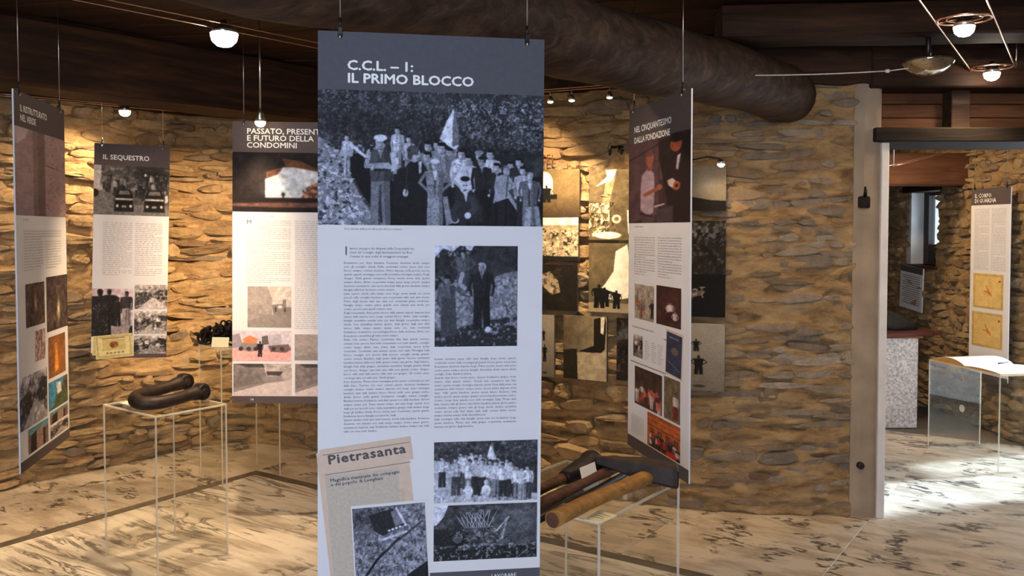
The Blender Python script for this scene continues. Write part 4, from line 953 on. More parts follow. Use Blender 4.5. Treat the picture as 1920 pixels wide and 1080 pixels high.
# photographs hung on the back wall
def w_door():
    k = Pic(70, 84, (.42, .36, .24), 61); k.tex(4, 5, .15); k.grad((.45, .38, .26), (.20, .15, .11), .5, 1, .8); k.ell(.2, .28, .2, .24, (.96, .92, .85)); k.rect(.02, .28, .40, .52, (.96, .92, .85)); k.man(.26, .33, .36, .05, .05, skin=.05, wide=2.0); k.man(.03, .42, .3, .07, .06, skin=.07, wide=2); k.rect(0, .52, .5, .62, .06); return k.tex(8, 10, .15).grain(.02)
def w_ray():
    k = Pic(80, 130, (.40, .35, .25), 62); k.tex(5, 8, .3); k.poly([(.45, 0), (.60, 0), (.55, .18), (.42, .55), (.28, .60), (.36, .2)], (.60, .54, .42)); k.poly([(.36, .0), (.60, 0), (.52, .14), (.15, .24), (.40, .10)], (.95, .92, .82)); k.speck(20, 26, .5, (.92, .88, .76), .8, (.0, .48, .45, .95)); k.speck(20, 26, .6, (.1, .08, .06), .8, (.0, .45, .6, .95)); k.ell(.60, .70, .10, .06, (.85, .80, .68)); k.ell(.60, .70, .05, .03, (.5, .43, .33)); k.poly([(.82, .58), (1, .55), (1, .95), (.85, .9)], (.96, .94, .88)); k.ell(.42, .93, .28, .05, (.95, .93, .86)); return k.tex(12, 18, .25).grain(.02)
def w_rocks(seed=63):
    k = Pic(70, 80, (.62, .56, .45), seed); k.rect(0, 0, 1, .18, (.95, .93, .86)); k.tex(8, 9, .4); k.poly([(0, .18), (.25, .28), (0, .36)], .06); k.speck(16, 18, .52, (.85, .80, .68), .8, (0, .3, 1, 1)); k.speck(16, 18, .60, (.12, .1, .08), .85, (0, .3, 1, .9)); k.rect(0, .9, 1, 1, .1); return k.tex(12, 14, .2).grain(.02)
def w_torch():
    k = Pic(70, 84, (.10, .085, .065), 64); k.tex(5, 6, .5); k.poly([(.12, .25), (.35, .15), (.55, .35), (.60, .6), (.40, .66), (.15, .45)], (.66, .60, .50)); k.speck(14, 16, .55, (.2, .17, .14), .7, (.1, .1, .65, .7)); return k.tex(10, 12, .3).grain(.02)
def w_cutting():
    k = Pic(80, 136, (.40, .35, .25), 65); k.tex(5, 7, .25); k.poly([(.60, .12), (.85, .02), (.92, .3), (.88, .78), (.55, .82), (.18, .74), (.38, .58), (.56, .4)], (.97, .94, .86)); k.rect(0, .86, 1, 1, (.62, .56, .44)); k.man(.24, .60, .34, .04, .04, skin=.05, wide=2.0, arms='reach'); k.man(.36, .64, .28, .04, .04, skin=.05, wide=2.0); k.man(.62, .68, .26, .05, .05, skin=.05, wide=1.7); k.line([(.40, .70), (.6, .72)], .05, .05); return k.tex(10, 14, .12).grain(.02)
def w_ledge():
    k = Pic(84, 110, (.52, .46, .36), 66); k.grad((.30, .26, .2), (.62, .56, .44), 0, 1, .7, 'x'); k.tex(5, 6, .2); k.poly([(.70, .05), (.95, 0), (.98, .1), (.95, .5), (.85, .58), (.35, .56), (.70, .46)], (.10, .08, .06)); k.poly([(.86, .02), (.95, 0), (.92, .28), (.86, .26)], (.9, .86, .75)); k.poly([(.32, .58), (.9, .56), (.98, .5), (.98, 1), (.32, 1)], (.68, .62, .50)); k.poly([(.0, .55), (.32, .52), (.34, 1), (0, 1)], (.14, .12, .09)); return k.tex(10, 13, .2).grain(.02)
def w_mist(seed=67):
    k = Pic(64, 84, (.48, .44, .37), seed); k.glow(.6, .42, .3, .25, (.66, .62, .55), .8); k.poly([(0, .68), (.3, .68), (.7, .76), (1, .78), (1, 1), (0, 1)], (.09, .065, .055)); return k.tex(6, 8, .08).grain(.02)
def w_dark(seed, bright=.6):
    k = Pic(64, 84, (.12, .10, .08), seed); k.tex(6, 7, .7); k.speck(12, 14, .55, bright, .5, (0, .05, 1, .35)); k.poly([(.05, .2), (.25, .15), (.30, .32), (.1, .35)], bright); k.speck(12, 12, .58, .4, .5); return k.tex(12, 14, .4).grain(.02)
def w_white(seed=69):
    k = Pic(64, 100, (.52, .49, .44), seed); k.grad((.60, .57, .52), (.40, .37, .33), .2, 1, .8); k.man(.42, .24, .18, .07, .07, skin=.08, wide=1.9, arms='hip'); k.man(.47, .48, .28, .05, .05, skin=.06, wide=1.9, arms='hip'); k.ell(.48, .93, .12, .02, .2); return k.tex(6, 8, .06).grain(.02)
def w_night():
    k = Pic(64, 84, (.035, .025, .022), 70); k.tex(6, 7, .3); k.speck(16, 18, .52, (.6, .55, .5), .8, (.05, .3, .6, .6)); k.poly([(.1, .45), (.5, .38), (.55, .48), (.12, .62)], (.5, .47, .43), .6); return k.tex(12, 14, .5).grain(.015)

# ---- the panels ------------------------------------------------------------------
ZT = SH-.03
# 1. the large panel in front
p = Panel((596, 57), None, (596, 1106), 2.31, 1020, 2.40, 'large front banner headed C.C.L. - 1: IL PRIMO BLOCCO, hanging in the middle', roll=.008, W=.6, H=1.49, header='header', footer=.030, headv=.103)
p.pic('group_photo', px_group(), 0, .1015, 1, .339)
p.text('headline', 'C.C.L. – 1:', .125, .0660, .0350, 'ink_white', .0011, sx=1.14)
p.text('headline', 'IL PRIMO BLOCCO', .125, .0885, .0350, 'ink_white', .0011, sx=1.14)
p.text('caption', 'Foto storica della posa del primo blocco escavato', .115, .3475, .0075, 'ink_black', res=1)
p.text('initial', 'I', .115, .3925, .034, 'ink_black', res=1)
col1 = ['   I lavoro sinergico dei dirigenti della Cooperativa tra', '   mente del Consiglio degli Amministratori dei Beni', '   Comuni, in cave scelte di coraggiosi compagni']
p.text('body_text', '\n'.join(['lavoro sinergico dei dirigenti della Cooperativa tra', 'stessi del Consiglio degli Amministratori dei Beni', 'Comuni, in cave scelte di coraggiosi compagni,']), .137, .3825, .0094, 'ink_black', box=(.353, .04), align='JUSTIFY', res=1, sx=.88, line=1.12)
p.body(.112, .4025, .490, .709, .01018, 'ink_black')
p.body(.512, .576, .885, .709, .01018, 'ink_black')
p.pic('portrait_photo', px_block(), .512, .375, .886, .5575)
p.pic('team_photo', px_team(), .512, .731, .985, .8425)
p.pic('wood_photo', px_wood(), .512, .8475, .985, .9495)
tilt = .125
p.sheet('newspaper', 'newsprint', .03, .735, .43, 1.005, tilt*.9, layer=2)
p.sheet('newspaper_masthead', 'newsprint', .01, .7285, .415, .7705, tilt, layer=3)
p.text('masthead_text', 'Pietrasanta', .045, .765, .034, 'ink_black', .0012, rot=tilt, layer=5, sx=1.26, csp=1.08)
p.sheet('masthead_rule', 'ink_grey', .02, .738, .405, .7392, tilt, layer=5); p.sheet('masthead_rule', 'ink_grey', .03, .774, .41, .7752, tilt, layer=5)
p.sheet('news_column', 'newsprint_grey', .055, .781, .375, 1.0, tilt*.7, layer=4)
p.text('news_headline', 'Magnifica mattinata dei compagni\ne del popolo di Levigliani', .055, .797, .0125, 'ink_black', .0003, rot=tilt*.8, layer=6, res=1, sx=1.1, line=.9)
for a, b in ((.07, .165), (.175, .27), (.28, .37)): p.body(a+.01, .815, b+.01, .97, .0058, 'ink_grey', 'news_text', rot=tilt*.7)
s_ = p.sheet('photo_mount', 'board', .155, .838, .488, .998, .055, layer=5)
p.pic('slope_photo', px_slope(), .160, .843, .482, .995, .055, layer=6)
p.text('footer_text', 'LAVORARE', .775, .984, .014, 'ink_white', 0, res=1, layer=5)
p.hang((.095, .92), (ZT, ZT))

# 2. the panel at the far left, turned to the right
p = Panel((25, 166), None, (42, 889), 3.37, 119, 3.98, 'panel at the far left edge with a tall stone column photo', footer=.028, headv=.093)
p.pic('column_photo', px_column(), 0, .093, 1, .325)
p.text('headline', 'IL RISTRUTTURATO', .10, .051, .036, 'ink_white', .0006); p.text('headline', 'NEL VERDE', .10, .076, .036, 'ink_white', .0006)
p.text('caption', 'Cava di marmo', .12, .338, .010, 'ink_black', res=1)
p.body(.12, .362, .88, .388, .011); p.body(.12, .392, .48, .475, .011); p.body(.54, .392, .88, .475, .011)
p.pic('cave_photo', px_cavern(71, (.7, .55, .42), .5, .45, (.30, .24, .22)), .14, .508, .50, .625)
p.pic('cave_photo', px_cavern(72, (.85, .80, .62), .55, .62, (.26, .21, .2), w=60, h=80), .54, .498, 1, .655)
p.pic('small_photo', px_cavern(73, (.3, .25, .25), .6, .4, (.62, .52, .52)), .30, .640, .50, .725)
p.pic('orange_photo', px_orange(), .56, .672, .93, .790)
p.pic('grey_photo', px_land(74, .42, 0, (.9, .88, .92), 70, 80), 0, .752, .52, .902-.01)
p.pic('blue_photo', px_blue(), .55, .802, .97, .884)
p.pic('tower_photo', px_tower(), .14, .898, .53, .985-.02)
p.pic('tower_photo', px_tower(75, 50, 60), .57, .890, .97, .925); p.pic('tower_photo', px_land(76, .4, 0, (1, .92, .88)), .57, .930, .97, .966)
p.hang((.09, .90), (ZT, ZT))

# 3. the sequestration panel on the left wall
p = Panel((177, 268), None, (182, 671), 5.50, 319, 5.62, 'IL SEQUESTRO banner with two cars photo, beside the left stone wall', roll=.030, header='header_brown', footer=.022, headv=.115)
p.text('headline', 'IL SEQUESTRO', .11, .072, .042, 'ink_white', .0005)
p.pic('cars_photo', px_cars(), 0, .100, 1, .330)
p.body(.13, .362, .515, .615, .0125); p.body(.555, .362, .92, .615, .0125)
p.pic('soldiers_photo', px_soldiers(), 0, .675, .54, .900)
p.pic('road_photo', px_land(81, .5, 0), .56, .655, 1, .770); p.pic('march_photo', px_land(82, .45, 7), .56, .780, 1, .888); p.pic('street_photo', px_land(83, .35, 4), .56, .896, 1, .982)
p.pic('old_certificate', px_doc(), .05, .890, .55, 1.0, .10, layer=4); p.pic('old_certificate', px_doc(), .02, .900, .50, .99, -.03, layer=3)
p.hang((.10, .905), (ZT, ZT))

# 4. the past and future panel
p = Panel((436, 227), None, (441, 756), 4.60, 648, 4.62, 'PASSATO, PRESENTE banner with a cave mouth photo, half hidden behind the front banner', roll=.012, header='header_brown', footer=.026, headv=.115)
for k_, t_ in enumerate(('PASSATO, PRESENTE', 'E FUTURO DELLA', 'CONDOMINI')): p.text('headline', t_, .125, .043+.0245*k_, .040, 'ink_white', .0006, sx=1.1)
p.pic('cave_photo', px_cave(), 0, .108, 1, .318)
p.text('caption', 'Veduta interna della cava dei condomini', .125, .335, .009, 'ink_black', res=1)
p.text('initial', 'M', .125, .362, .034, 'ink_black', res=1)
p.body(.20, .346, .52, .372, .0104); p.body(.125, .373, .52, .568, .0104); p.body(.555, .346, .93, .735, .0104)
p.pic('square_photo', px_square(), .135, .582, .525, .728)
p.pic('truck_photo', px_truck(), 0, .740, .525, .848); p.pic('yard_photo', px_square(), .555, .752, 1, .845)
p.pic('quarry_photo', px_quarry(), .01, .858, .53, .972); p.pic('quarry_photo', px_quarry(85), .56, .858, 1, .972)
p.text('footer_text', '14', .16, .990, .018, 'ink_white', 0, res=1)
p.hang((.10, .90), (ZT, ZT))

# 5. the anniversary panel on the right
p = Panel((1180, 207), None, (1172, 838), 3.90, 1296, 3.29, 'panel headed NEL CINQUANTESIMO with two men photo, right of front panel', footer=.035, headv=.115, H=1.485)
p.pic('two_men_photo', px_twomen(), 0, .100, 1, .335)
p.text('headline', 'NEL CINQUANTESIMO', .10, .072, .0365, 'ink_white', .0007, sx=1.05); p.text('headline', 'DALLA FONDAZIONE', .10, .103, .0365, 'ink_white', .0007, sx=1.05)
p.text('caption', 'Momento della cerimonia', .12, .347, .009, 'ink_black', res=1)
p.body(.11, .372, .47, .485, .0105); p.body(.52, .372, .88, .485, .0105)
p.pic('party_photo', px_colour(91, (.62, .56, .50), 7, ((.15, .12, .1), (.6, .35, .25), (.45, .4, .42), (.7, .62, .55))), .12, .512, .46, .612)
p.pic('stage_photo', px_colour(92, (.25, .14, .12), 5, ((.85, .80, .8), (.6, .3, .2), (.25, .1, .1))), .50, .506, .88, .612)
p.text('news_headline', 'Il cinquantesimo della fondazione della cooperativa', .08, .640, .0115, 'ink_black', res=1); p.text('news_headline', 'I condomini in festa', .62, .652, .0095, 'ink_black', .0004, res=1)
p.pic('small_photo', px_land(93, .3, 3, (1, .9, .88), 50, 50), .10, .660, .27, .725)
for a in (.31, .42, .53): p.body(a, .668, a+.09, .725, .0085, 'ink_grey', 'news_text')
p.sheet('rule', 'ink_grey', .05, .7405, .66, .743)
p.sheet('cover_mount', 'newsprint', .655, .622, .905, .742, -.06, layer=3)
p.pic('book_cover', px_cover(), .665, .628, .895, .738, -.06, layer=5)
p.pic('crowd_photo', px_colour(94, (.25, .17, .14), 14, ((.85, .45, .35), (.8, .75, .72), (.35, .2, .18), (.7, .3, .25)), 90, 90, (.42, .62), .4), .13, .752, .60, .862)
p.pic('speaker_photo', px_colour(95, (.42, .36, .27), 1, ((.85, .80, .78), (.5, .12, .1)), 60, 90, (.3, .34), .6), .63, .748, .875, .862)
p.body(.07, .895, .30, .955, .0085, 'ink_grey', 'news_text')
p.pic('palace_photo', px_palace(), .36, .868, .88, .962)
p.hang((.09, .88), (ZT, ZT))

# 6. plan panel in the far room
p = Panel((1822, 355), None, (1820, 700), 7.00, 1896, 6.54, 'panel with two yellow parchment plans hanging in the room beyond the doorway', footer=.02, headv=.088)
p.text('headline', 'IL CORPO', .09, .048, .045, 'ink_white', .0006, res=1); p.text('headline', 'DI GUARDIA', .09, .075, .045, 'ink_white', .0006, res=1)
p.body(.10, .105, .48, .43, .012); p.body(.54, .105, .90, .43, .012)
def px_plan(seed):
    k = Pic(70, 70, (.80, .66, .38), seed); k.tex(5, 5, .12); k.rect(.05, .05, .95, .95, (.62, .50, .32), .5); k.rect(.07, .07, .93, .93, (.84, .71, .44)); k.tex(6, 6, .1)
    for a in ((.45, .35, .55, .6), (.38, .5, .6, .55), (.5, .45, .62, .62)): k.line([(a[0], a[1]), (a[2], a[3])], .025, (.75, .36, .16))
    k.ell(.88, .2, .03, .03, (.6, .2, .1)); return k.grain(.02)
p.pic('plan_print', px_plan(101), .09, .450, .86, .635); p.pic('plan_print', px_plan(102), .07, .655, .86, .840)
p.hang((.08, .90), (SH, SH))

# ------------------------------------------------------------------ lamps
def wire(parent, a, b, r=.0022, name='wire', mat='copper', sag=.0):
    o = parent.location; pts = []
    for i in range(9):
        t = i/8; p = Vector(a).lerp(Vector(b), t)-o; p.z -= sag*4*t*(1-t); pts.append(p)
    return MB().tube(pts, r, 6).build(name, M[mat], parent)
def track(p0, p1, sep, label, group=None, anchors=True, r=.0022):
    p0 = Vector(p0); p1 = Vector(p1); d = (p1-p0).normalized(); n = d.cross(Vector((0, 0, 1))).normalized()
    t = empty('cable_track', (p0+p1)/2, label, 'cable track', group)
    for sg in (-1, 1):
        wire(t, p0+n*sg*sep, p1+n*sg*sep, r)
        if anchors:
            for e in (p0, p1):
                q = e+n*sg*sep-t.location
                MB().tube([q, q+Vector((0, 0, max(.02, SH-.03-e.z)))], .004, 8).build('anchor', M['steel'], t)
    return t, d, n
def ring_lamp(c, n, label, rad=.10, glow='bulb', power=60, target=None, cone=100, blend=.8, group=None, bulb_r=.036, stem=False):
    # low voltage halogen: flat ring between two wires, reflector cup and lit bulb face below it
    t = empty('ring_lamp', c, label, 'lamp', group)
    if rad:
        ring = []
        for i in range(28):
            a = 2*math.pi*i/28; ring.append((rad*math.cos(a), rad*math.sin(a), 0))
        MB().tube(ring, .0055, 8, closed=True).build('ring', M['copper'], t)
        ring = [(x*.66, y*.66, .004) for x, y, z in ring]; MB().tube(ring, .004, 8, closed=True).build('inner_ring', M['copper'], t)
        for k in range(4):
            a = math.pi/4+k*math.pi/2; MB().tube([(rad*math.cos(a), rad*math.sin(a), 0), (.3*rad*math.cos(a), .3*rad*math.sin(a), .004)], .003, 6).build('spoke', M['copper'], t)
    MB().lathe([(.010, .03), (.016, .012), (bulb_r*.8, -.01), (bulb_r, -.030), (bulb_r*.93, -.030)], 20).build('reflector', M['steel'], t)
    MB().lathe([(.001, -.030-bulb_r), (bulb_r*.5, -.030-bulb_r*.88), (bulb_r*.85, -.030-bulb_r*.55), (bulb_r*.97, -.034), (bulb_r*.92, -.024), (bulb_r*.4, -.012)], 20).build('bulb', M[glow], t)
    if stem: MB().tube([(0, 0, .03), (0, 0, SH-.03-c[2])], .005, 8).build('stem', M['steel'], t)
    if target is not None: spot('halogen', Vector(c)+Vector((0, 0, -.040-bulb_r)), target, power, cone, blend)
    return t

# upper left track with the dazzling lamp
L1 = P(420, 50, 3.93); Ah = Vector((.63, .777, 0))
track(L1-Ah*2.6+Vector((0, 0, .0)), L1+Ah*1.55, .052, 'twin bare wires stretched across the upper left, carrying the brightest lamp', anchors=True)
ring_lamp(L1, None, 'brightest dazzling lamp hanging on the upper left wires', rad=.0, power=130, target=(-2.1, 4.7, 0), cone=72, blend=.8, bulb_r=.062)
# added unseen lamp behind the front banner, for the bright spot beside IL SEQUESTRO
ring_lamp(L1+Ah*1.36, None, 'added lamp on the upper left wires, unseen behind the large front banner', rad=.0, power=620, target=(-2.2, 6.3, 1.35), cone=44, bulb_r=.03)
# lower left track near the beam
a0 = P(-40, 176, 4.75); l2 = P(234, 199, 5.60); l3 = P(488, 217, 4.50)
track(P(-60, 172, 5.15), P(600, 232, 6.25), .04, 'thin twin wires along the bottom of the massive beam at left', anchors=True)
ring_lamp(l2, None, 'small glowing lamp above the IL SEQUESTRO banner', rad=.0, power=70, target=(-3.2, 5.6, 1.0), cone=120, glow='bulb_small', bulb_r=.036)
ring_lamp(l3, None, 'small glowing lamp just above the PASSATO banner', rad=.0, power=34, target=(-1.55, 4.35, 0), cone=80, glow='bulb_small', bulb_r=.028, stem=True)
# right hand track with two ring lamps
r1 = P(1808, 36, 3.60); r2 = P(1860, 126, 4.67)
dR = (r2-r1).normalized()
tr_, d_, n_ = track(r1-dR*1.6, r2+dR*.10, .105, 'pair of glowing copper wires running to the upper right corner', r=.0045)
ring_lamp(r1, n_, 'larger and nearer of the two ring lamps at upper right', power=28, target=r1+Vector((-.25, .25, -2)), cone=150, group=None, bulb_r=.042)
ring_lamp(r2, n_, 'smaller ring lamp just above the doorway transom', power=20, target=r2+Vector((-.5, -.2, -2)), cone=150, bulb_r=.042)
# centre track below the log
cA = P(1000, 172, 5.02); cB = P(1195, 157, 4.72)
tc_, d_, n_ = track(cA, cB, .035, 'short twin wires under the log between the front banner and the right banner')
def track_spot(c, drop, label, target, power, cone=60, group=None):
    t = empty('track_spot', c, label, 'spotlight', group)
    MB().tube([(0, 0, 0), (0, 0, -drop)], .0035, 6).build('stem', M['steel'], t)
    MB().lathe([(.006, 0), (.012, -.01), (.02, -.03), (.018, -.032)], 12, Matrix.Translation((0, 0, -drop))).build('lamp_head', M['steel'], t)
    MB().lathe([(.0155, -.030), (.014, -.037), (.004, -.040)], 12, Matrix.Translation((0, 0, -drop))).build('bulb', M['bulb_small'], t)
    spot('halogen', Vector(c)+Vector((0, 0, -drop-.05)), target, power, cone, .8)
track_spot(P(1032, 170, 4.97), .03, 'leftmost tiny spotlight on the short wires, close to the front banner', (-.1, 5.55, 1.5), 36, 110)
track_spot(P(1072, 167, 4.90), .03, 'middle tiny spotlight on the short wires under the log', (.35, 5.3, 1.55), 64, 62)
track_spot(P(1143, 161, 4.80), .03, 'rightmost tiny spotlight on the short wires, close to the right banner', (.62, 5.2, 1.1), 46, 75)
# small wall lamp beside the mist photograph
w0 = P(1352, 303, 4.72)
wl = empty('wall_lamp', w0, 'tiny lit lamp on a thin arm at the right edge of the mist photograph', 'lamp')
MB().tube([(-.13, .16, .02), (-.06, .05, .03), (0, 0, .012)], .004, 8).build('arm', M['dark_clip'], wl)
MB().lathe([(.006, .014), (.018, .004), (.024, -.012), (.021, -.013)], 14).build('lamp_shade', M['steel'], wl)
MB().lathe([(.019, -.010), (.020, -.018), (.010, -.028), (.002, -.030)], 14).build('bulb', M['bulb_small'], wl)
spot('halogen', w0+Vector((0, 0, -.045)), w0+Vector((.25, .15, -1)), 2.5, 150, .8)
# unseen lamps on ceiling stems, added to brighten the banners and walls
ring_lamp(Vector((-2.9, 3.4, 2.45)), None, 'added fill lamp outside the picture at left', rad=.0, power=105, target=(-2.7, 5.5, .9), cone=100, bulb_r=.03, stem=True)
ring_lamp(Vector((1.2, 2.6, 2.45)), None, 'added fill lamp outside the picture overhead', rad=.0, power=22, target=(1.5, 4.6, .9), cone=120, bulb_r=.03, stem=True)
ring_lamp(Vector((-1.15, 2.35, 2.45)), None, 'added fill lamp outside the picture before the PASSATO banner', rad=.0, power=40, target=(-1.2, 4.7, .9), cone=62, bulb_r=.03, stem=True)
ring_lamp(Vector((-.30, 3.36, 2.50)), None, 'added fill lamp, unseen behind the round log, beside the right banner', rad=.0, power=30, target=(.58, 3.6, 1.1), cone=84, bulb_r=.03, stem=True)
# polished bowl lamp under the joist and its cable
bw = P(1740, 118, 4.18)
bl = empty('ceiling_lamp', bw, 'shallow polished bowl lamp, unlit, under the joist left of the ring lamps', 'lamp')
MB().lathe([(.118, .012), (.114, .0), (.098, -.024), (.068, -.046), (.034, -.058), (.004, -.061)], 28).build('bowl', M['bowl'], bl)
MB().lathe([(.012, .0), (.012, max(.05, 2.50-bw.z)), (.010, max(.05, 2.50-bw.z)+.004)], 14).build('stem', M['dark_clip'], bl)
cb = empty('power_cable', P(1500, 137, 4.15), 'thin pale cable drooping from the log to the unlit bowl lamp', 'cable')
wire(cb, P(1300, 140, 4.15), P(1664, 133, 4.15), .003, 'cable', 'white_cable', .01); wire(cb, P(1664, 133, 4.15), P(1704, 128, 4.18), .003, 'cable_end', 'white_cable')
q = P(1664, 133, 4.15)-cb.location; MB().lathe([(.004, -.012), (.009, -.006), (.009, .006), (.004, .012)], 10, Matrix.Translation(q) @ Matrix.Rotation(math.pi/2, 4, 'Y')).build('connector', M['white_cable'], cb)

# ------------------------------------------------------------------ photographs on the back wall
def wall_ray(x):
    # where the vertical plane through pixel column x meets the wall curve
    u = (x-960)/F; best = None
    for i in range(1200):
        p, t, n = wf(WL*i/1199)
        e = abs((p.x+n.x*.05)/(p.y+n.y*.05)-u*1.0)
        if p.y > 0 and (best is None or e < best[0]): best = (e, WL*i/1199)
    return best[1]
def wall_photo(x0, x1, y0, y1, pic, label, off=.055, tilt=0):
    pa, ta, na = wf(wall_ray(x0)); pb, tb, nb_ = wf(wall_ray(x1))
    a = pa+na*off; b = pb+nb_*off
    if x1 <= 1020: b = a+(b-a)
    X = Vector((b.x-a.x, b.y-a.y, 0)); w = X.length; X.normalize(); Z = Vector((X.y, -X.x, 0))
    xm = (x0+x1)/2; dm = (a.y+b.y)/2
    zt = P(xm, y0, dm).z; zb = P(xm, y1, dm).z; h = zt-zb
    r = bpy.data.objects.new('wall_photograph', None); C.objects.link(r); r.empty_display_size = .05
    r.matrix_world = Matrix.Translation(((a.x+b.x)/2, (a.y+b.y)/2, zb)) @ Matrix((X, Vector((0, 0, 1)), Z)).transposed().to_4x4() @ Matrix.Rotation(tilt, 4, 'Z')
    tag(r, label, 'photograph', 'photographs on the back wall')
    MB().box(-w/2, w/2, 0, h, -.016, 0).build('board', M['ink_black'], r)
    m = MB()
    for sx in (-w*.3, w*.3): m.box(sx-.01, sx+.01, h*.5-.01, h*.5+.01, -.07, -.016)
    m.build('spacer', M['dark_clip'], r)
    link('photo_print', pic_mesh('photo_print', pic, w, h), None, r, (0, h/2, .0005))
wall_photo(1004, 1087, 318, 407, w_door(), 'photograph with two dark figures before a bright arched opening')
wall_photo(1004, 1085, 408, 488, w_rocks(), 'photograph of bright rubble under a white sky, below the arched opening')
wall_photo(1004, 1083, 496, 582, w_torch(), 'dark photograph with one pale lit block, left of the bright cutting')
wall_photo(1006, 1040, 590, 706, w_white(110), 'pale photograph mostly hidden at the lower right edge of the front banner')
wall_photo(1104, 1192, 318, 450, w_ray(), 'tall photograph with a ray of light falling on rubble and a machine')
wall_photo(1104, 1190, 456, 586, w_cutting(), 'tall photograph with small dark figures in front of a white bright cutting')
wall_photo(1057, 1140, 592, 712, w_ledge(), 'photograph of a pale stone ledge, lowest one left of the right banner')
wall_photo(1157, 1240, 598, 716, w_dark(111, .3), 'dark photograph mostly hidden behind the lower half of the right banner')
wall_photo(1268, 1361, 312, 395, w_mist(), 'misty photograph with a black ridge, topmost right of the right banner')
wall_photo(1268, 1361, 414, 514, w_dark(112, .62), 'murky photograph of rocks, second from the top right of the right banner')
wall_photo(1268, 1361, 514, 594, w_night(), 'nearly black photograph with a faint pale patch, right of the right banner')
wall_photo(1268, 1360, 606, 732, w_white(), 'pale grey photograph with two climbing figures, lowest right of the right banner')

# painted letters and small iron fittings in the wall
def on_wall(x, y, off=.02):
    p, t, n = wf(wall_ray(x)); q = p+n*off; z = P(x, y, q.y).z
    return Vector((q.x, q.y, z)), t, n
q, t, n = on_wall(1010, 309, .045)
m_ = text_mesh('inscription', 'CEL', .085, 0, sx=.8); o = link('painted_inscription', m_, M['brown_wood'])
o.matrix_world = Matrix.Translation(q) @ Matrix((Vector((t.x, t.y, 0)), Vector((0, 0, 1)), Vector((n.x, n.y, 0)))).transposed().to_4x4()
tag(o, 'faded brown letters CEL painted on the wall above the arched opening photograph', 'inscription')
q, t, n = on_wall(1153, 276, .0)
h = empty('iron_hook', q, 'small double iron hook in the wall above the ray of light photograph', 'hook')
N3 = Vector((n.x, n.y, 0)); T3 = Vector((t.x, t.y, 0))
for sg in (-1, 1):
    MB().tube([T3*.022*sg, T3*.024*sg+N3*.05, T3*.026*sg+N3*.062+Vector((0, 0, -.03)), T3*.036*sg+N3*.05+Vector((0, 0, -.045)), T3*.04*sg+N3*.04+Vector((0, 0, -.02))], .007, 8).build('hook_arm', M['iron'], h)
MB().tube([T3*-.03+N3*.04, T3*.03+N3*.04], .006, 8).build('bar', M['iron'], h)
h = empty('iron_bracket', P(1619, 375, 4.84), 'small black iron bracket on the plaster beside the doorway', 'bracket')
MB().box(-.028, .028, -.03, .02, -.045, .02, bev=.006).build('plate', M['iron'], h)
MB().tube([(0, -.02, .015), (0, -.03, .045), (.004, -.012, .07)], [.012, .009, .006], 10).build('pin', M['iron'], h)
h = empty('iron_stud', P(1612, 872, 4.84), 'small round iron stud low on the plaster beside the doorway', 'stud')
MB().lathe([(.02, 0), (.02, .02), (.012, .028)], 12, Matrix.Rotation(math.pi/2, 4, 'X')).build('stud_head', M['rust_iron'], h)

# ------------------------------------------------------------------ acrylic display plinths
def plinth(F_, S_, R_, h, label, th=.008, discs=False, foot=True):
    # F_ front corner, S_ left corner, R_ right corner of the footprint
    F_, S_, R_ = Vector(F_), Vector(S_), Vector(R_)
    X = (S_-F_); a = X.length; X.normalize(); Yd = Vector((-X.y, X.x)); 
    if Yd.dot(R_-F_) < 0: Yd = -Yd
    b = abs((R_-F_).dot(Yd)); c = F_+X*a/2+Yd*b/2
    # right handed frame: local x from front to right corner, local y from front to left corner
    r = empty('display_plinth', (c.x, c.y, 0), label, 'plinth', None, math.atan2(Yd.y, Yd.x))
    if Vector((Yd.x, Yd.y, 0)).cross(Vector((X.x, X.y, 0))).z < 0: a2, b2 = a/2, b/2
    a2, b2 = a/2, b/2
    e = .0005
    MB().box(-b2, b2, -a2, -a2+th, 0, h-th-e).build('side_panel', M['acrylic'], r); MB().box(-b2, b2, a2-th, a2, 0, h-th-e).build('side_panel', M['acrylic'], r)
    MB().box(-b2, -b2+th, -a2+th+e, a2-th-e, 0, h-th-e).build('side_panel', M['acrylic'], r); MB().box(b2-th, b2, -a2+th+e, a2-th-e, 0, h-th-e).build('side_panel', M['acrylic'], r)
    MB().box(-b2+th*.6, b2-th*.6, -a2+th*.6, a2-th*.6, h-th, h).build('top_panel', M['acrylic'], r)
    for sx in (-1, 1):
        for sy in (-1, 1):
            MB().box(sx*b2-.0035, sx*b2+.0035, sy*a2-.0035, sy*a2+.0035, 0, h-th, bev=.001).build('polished_edge', M['acrylic_edge'], r)
        MB().box(sx*b2-.004, sx*b2+.004, -a2-.003, a2+.003, h-th, h, bev=.001).build('top_edge', M['acrylic_edge'], r)
        MB().box(-b2+.004, b2-.004, sx*a2-.004, sx*a2+.004, h-th, h, bev=.001).build('top_edge', M['acrylic_edge'], r)
    if discs:
        for (x, y, rot) in ((-b2-.002, 0, 'Y'), (0, -a2-.002, 'X')):
            MB().lathe([(.022, -.004), (.026, 0), (.022, .004)], 16, Matrix.Translation((x, y, h*.55)) @ Matrix.Rotation(math.pi/2, 4, rot)).build('fixing_disc', M['acrylic_edge'], r)
    return r
H1 = .75
plinth((-1.623, 3.98), (-1.988, 4.26), (-1.381, 4.26), H1, 'clear acrylic plinth at left carrying the iron shackle')
H2 = .86
plinth((-1.80, 5.42), (-2.02, 5.66), (-1.50, 5.67), H2, 'clear acrylic plinth behind, by the back wall, carrying the chain')
plinth((.253, 2.53), (-.11, 2.80), (.558, 2.95), H1, 'clear acrylic plinth at right carrying the stonemason tools')
H3 = .645
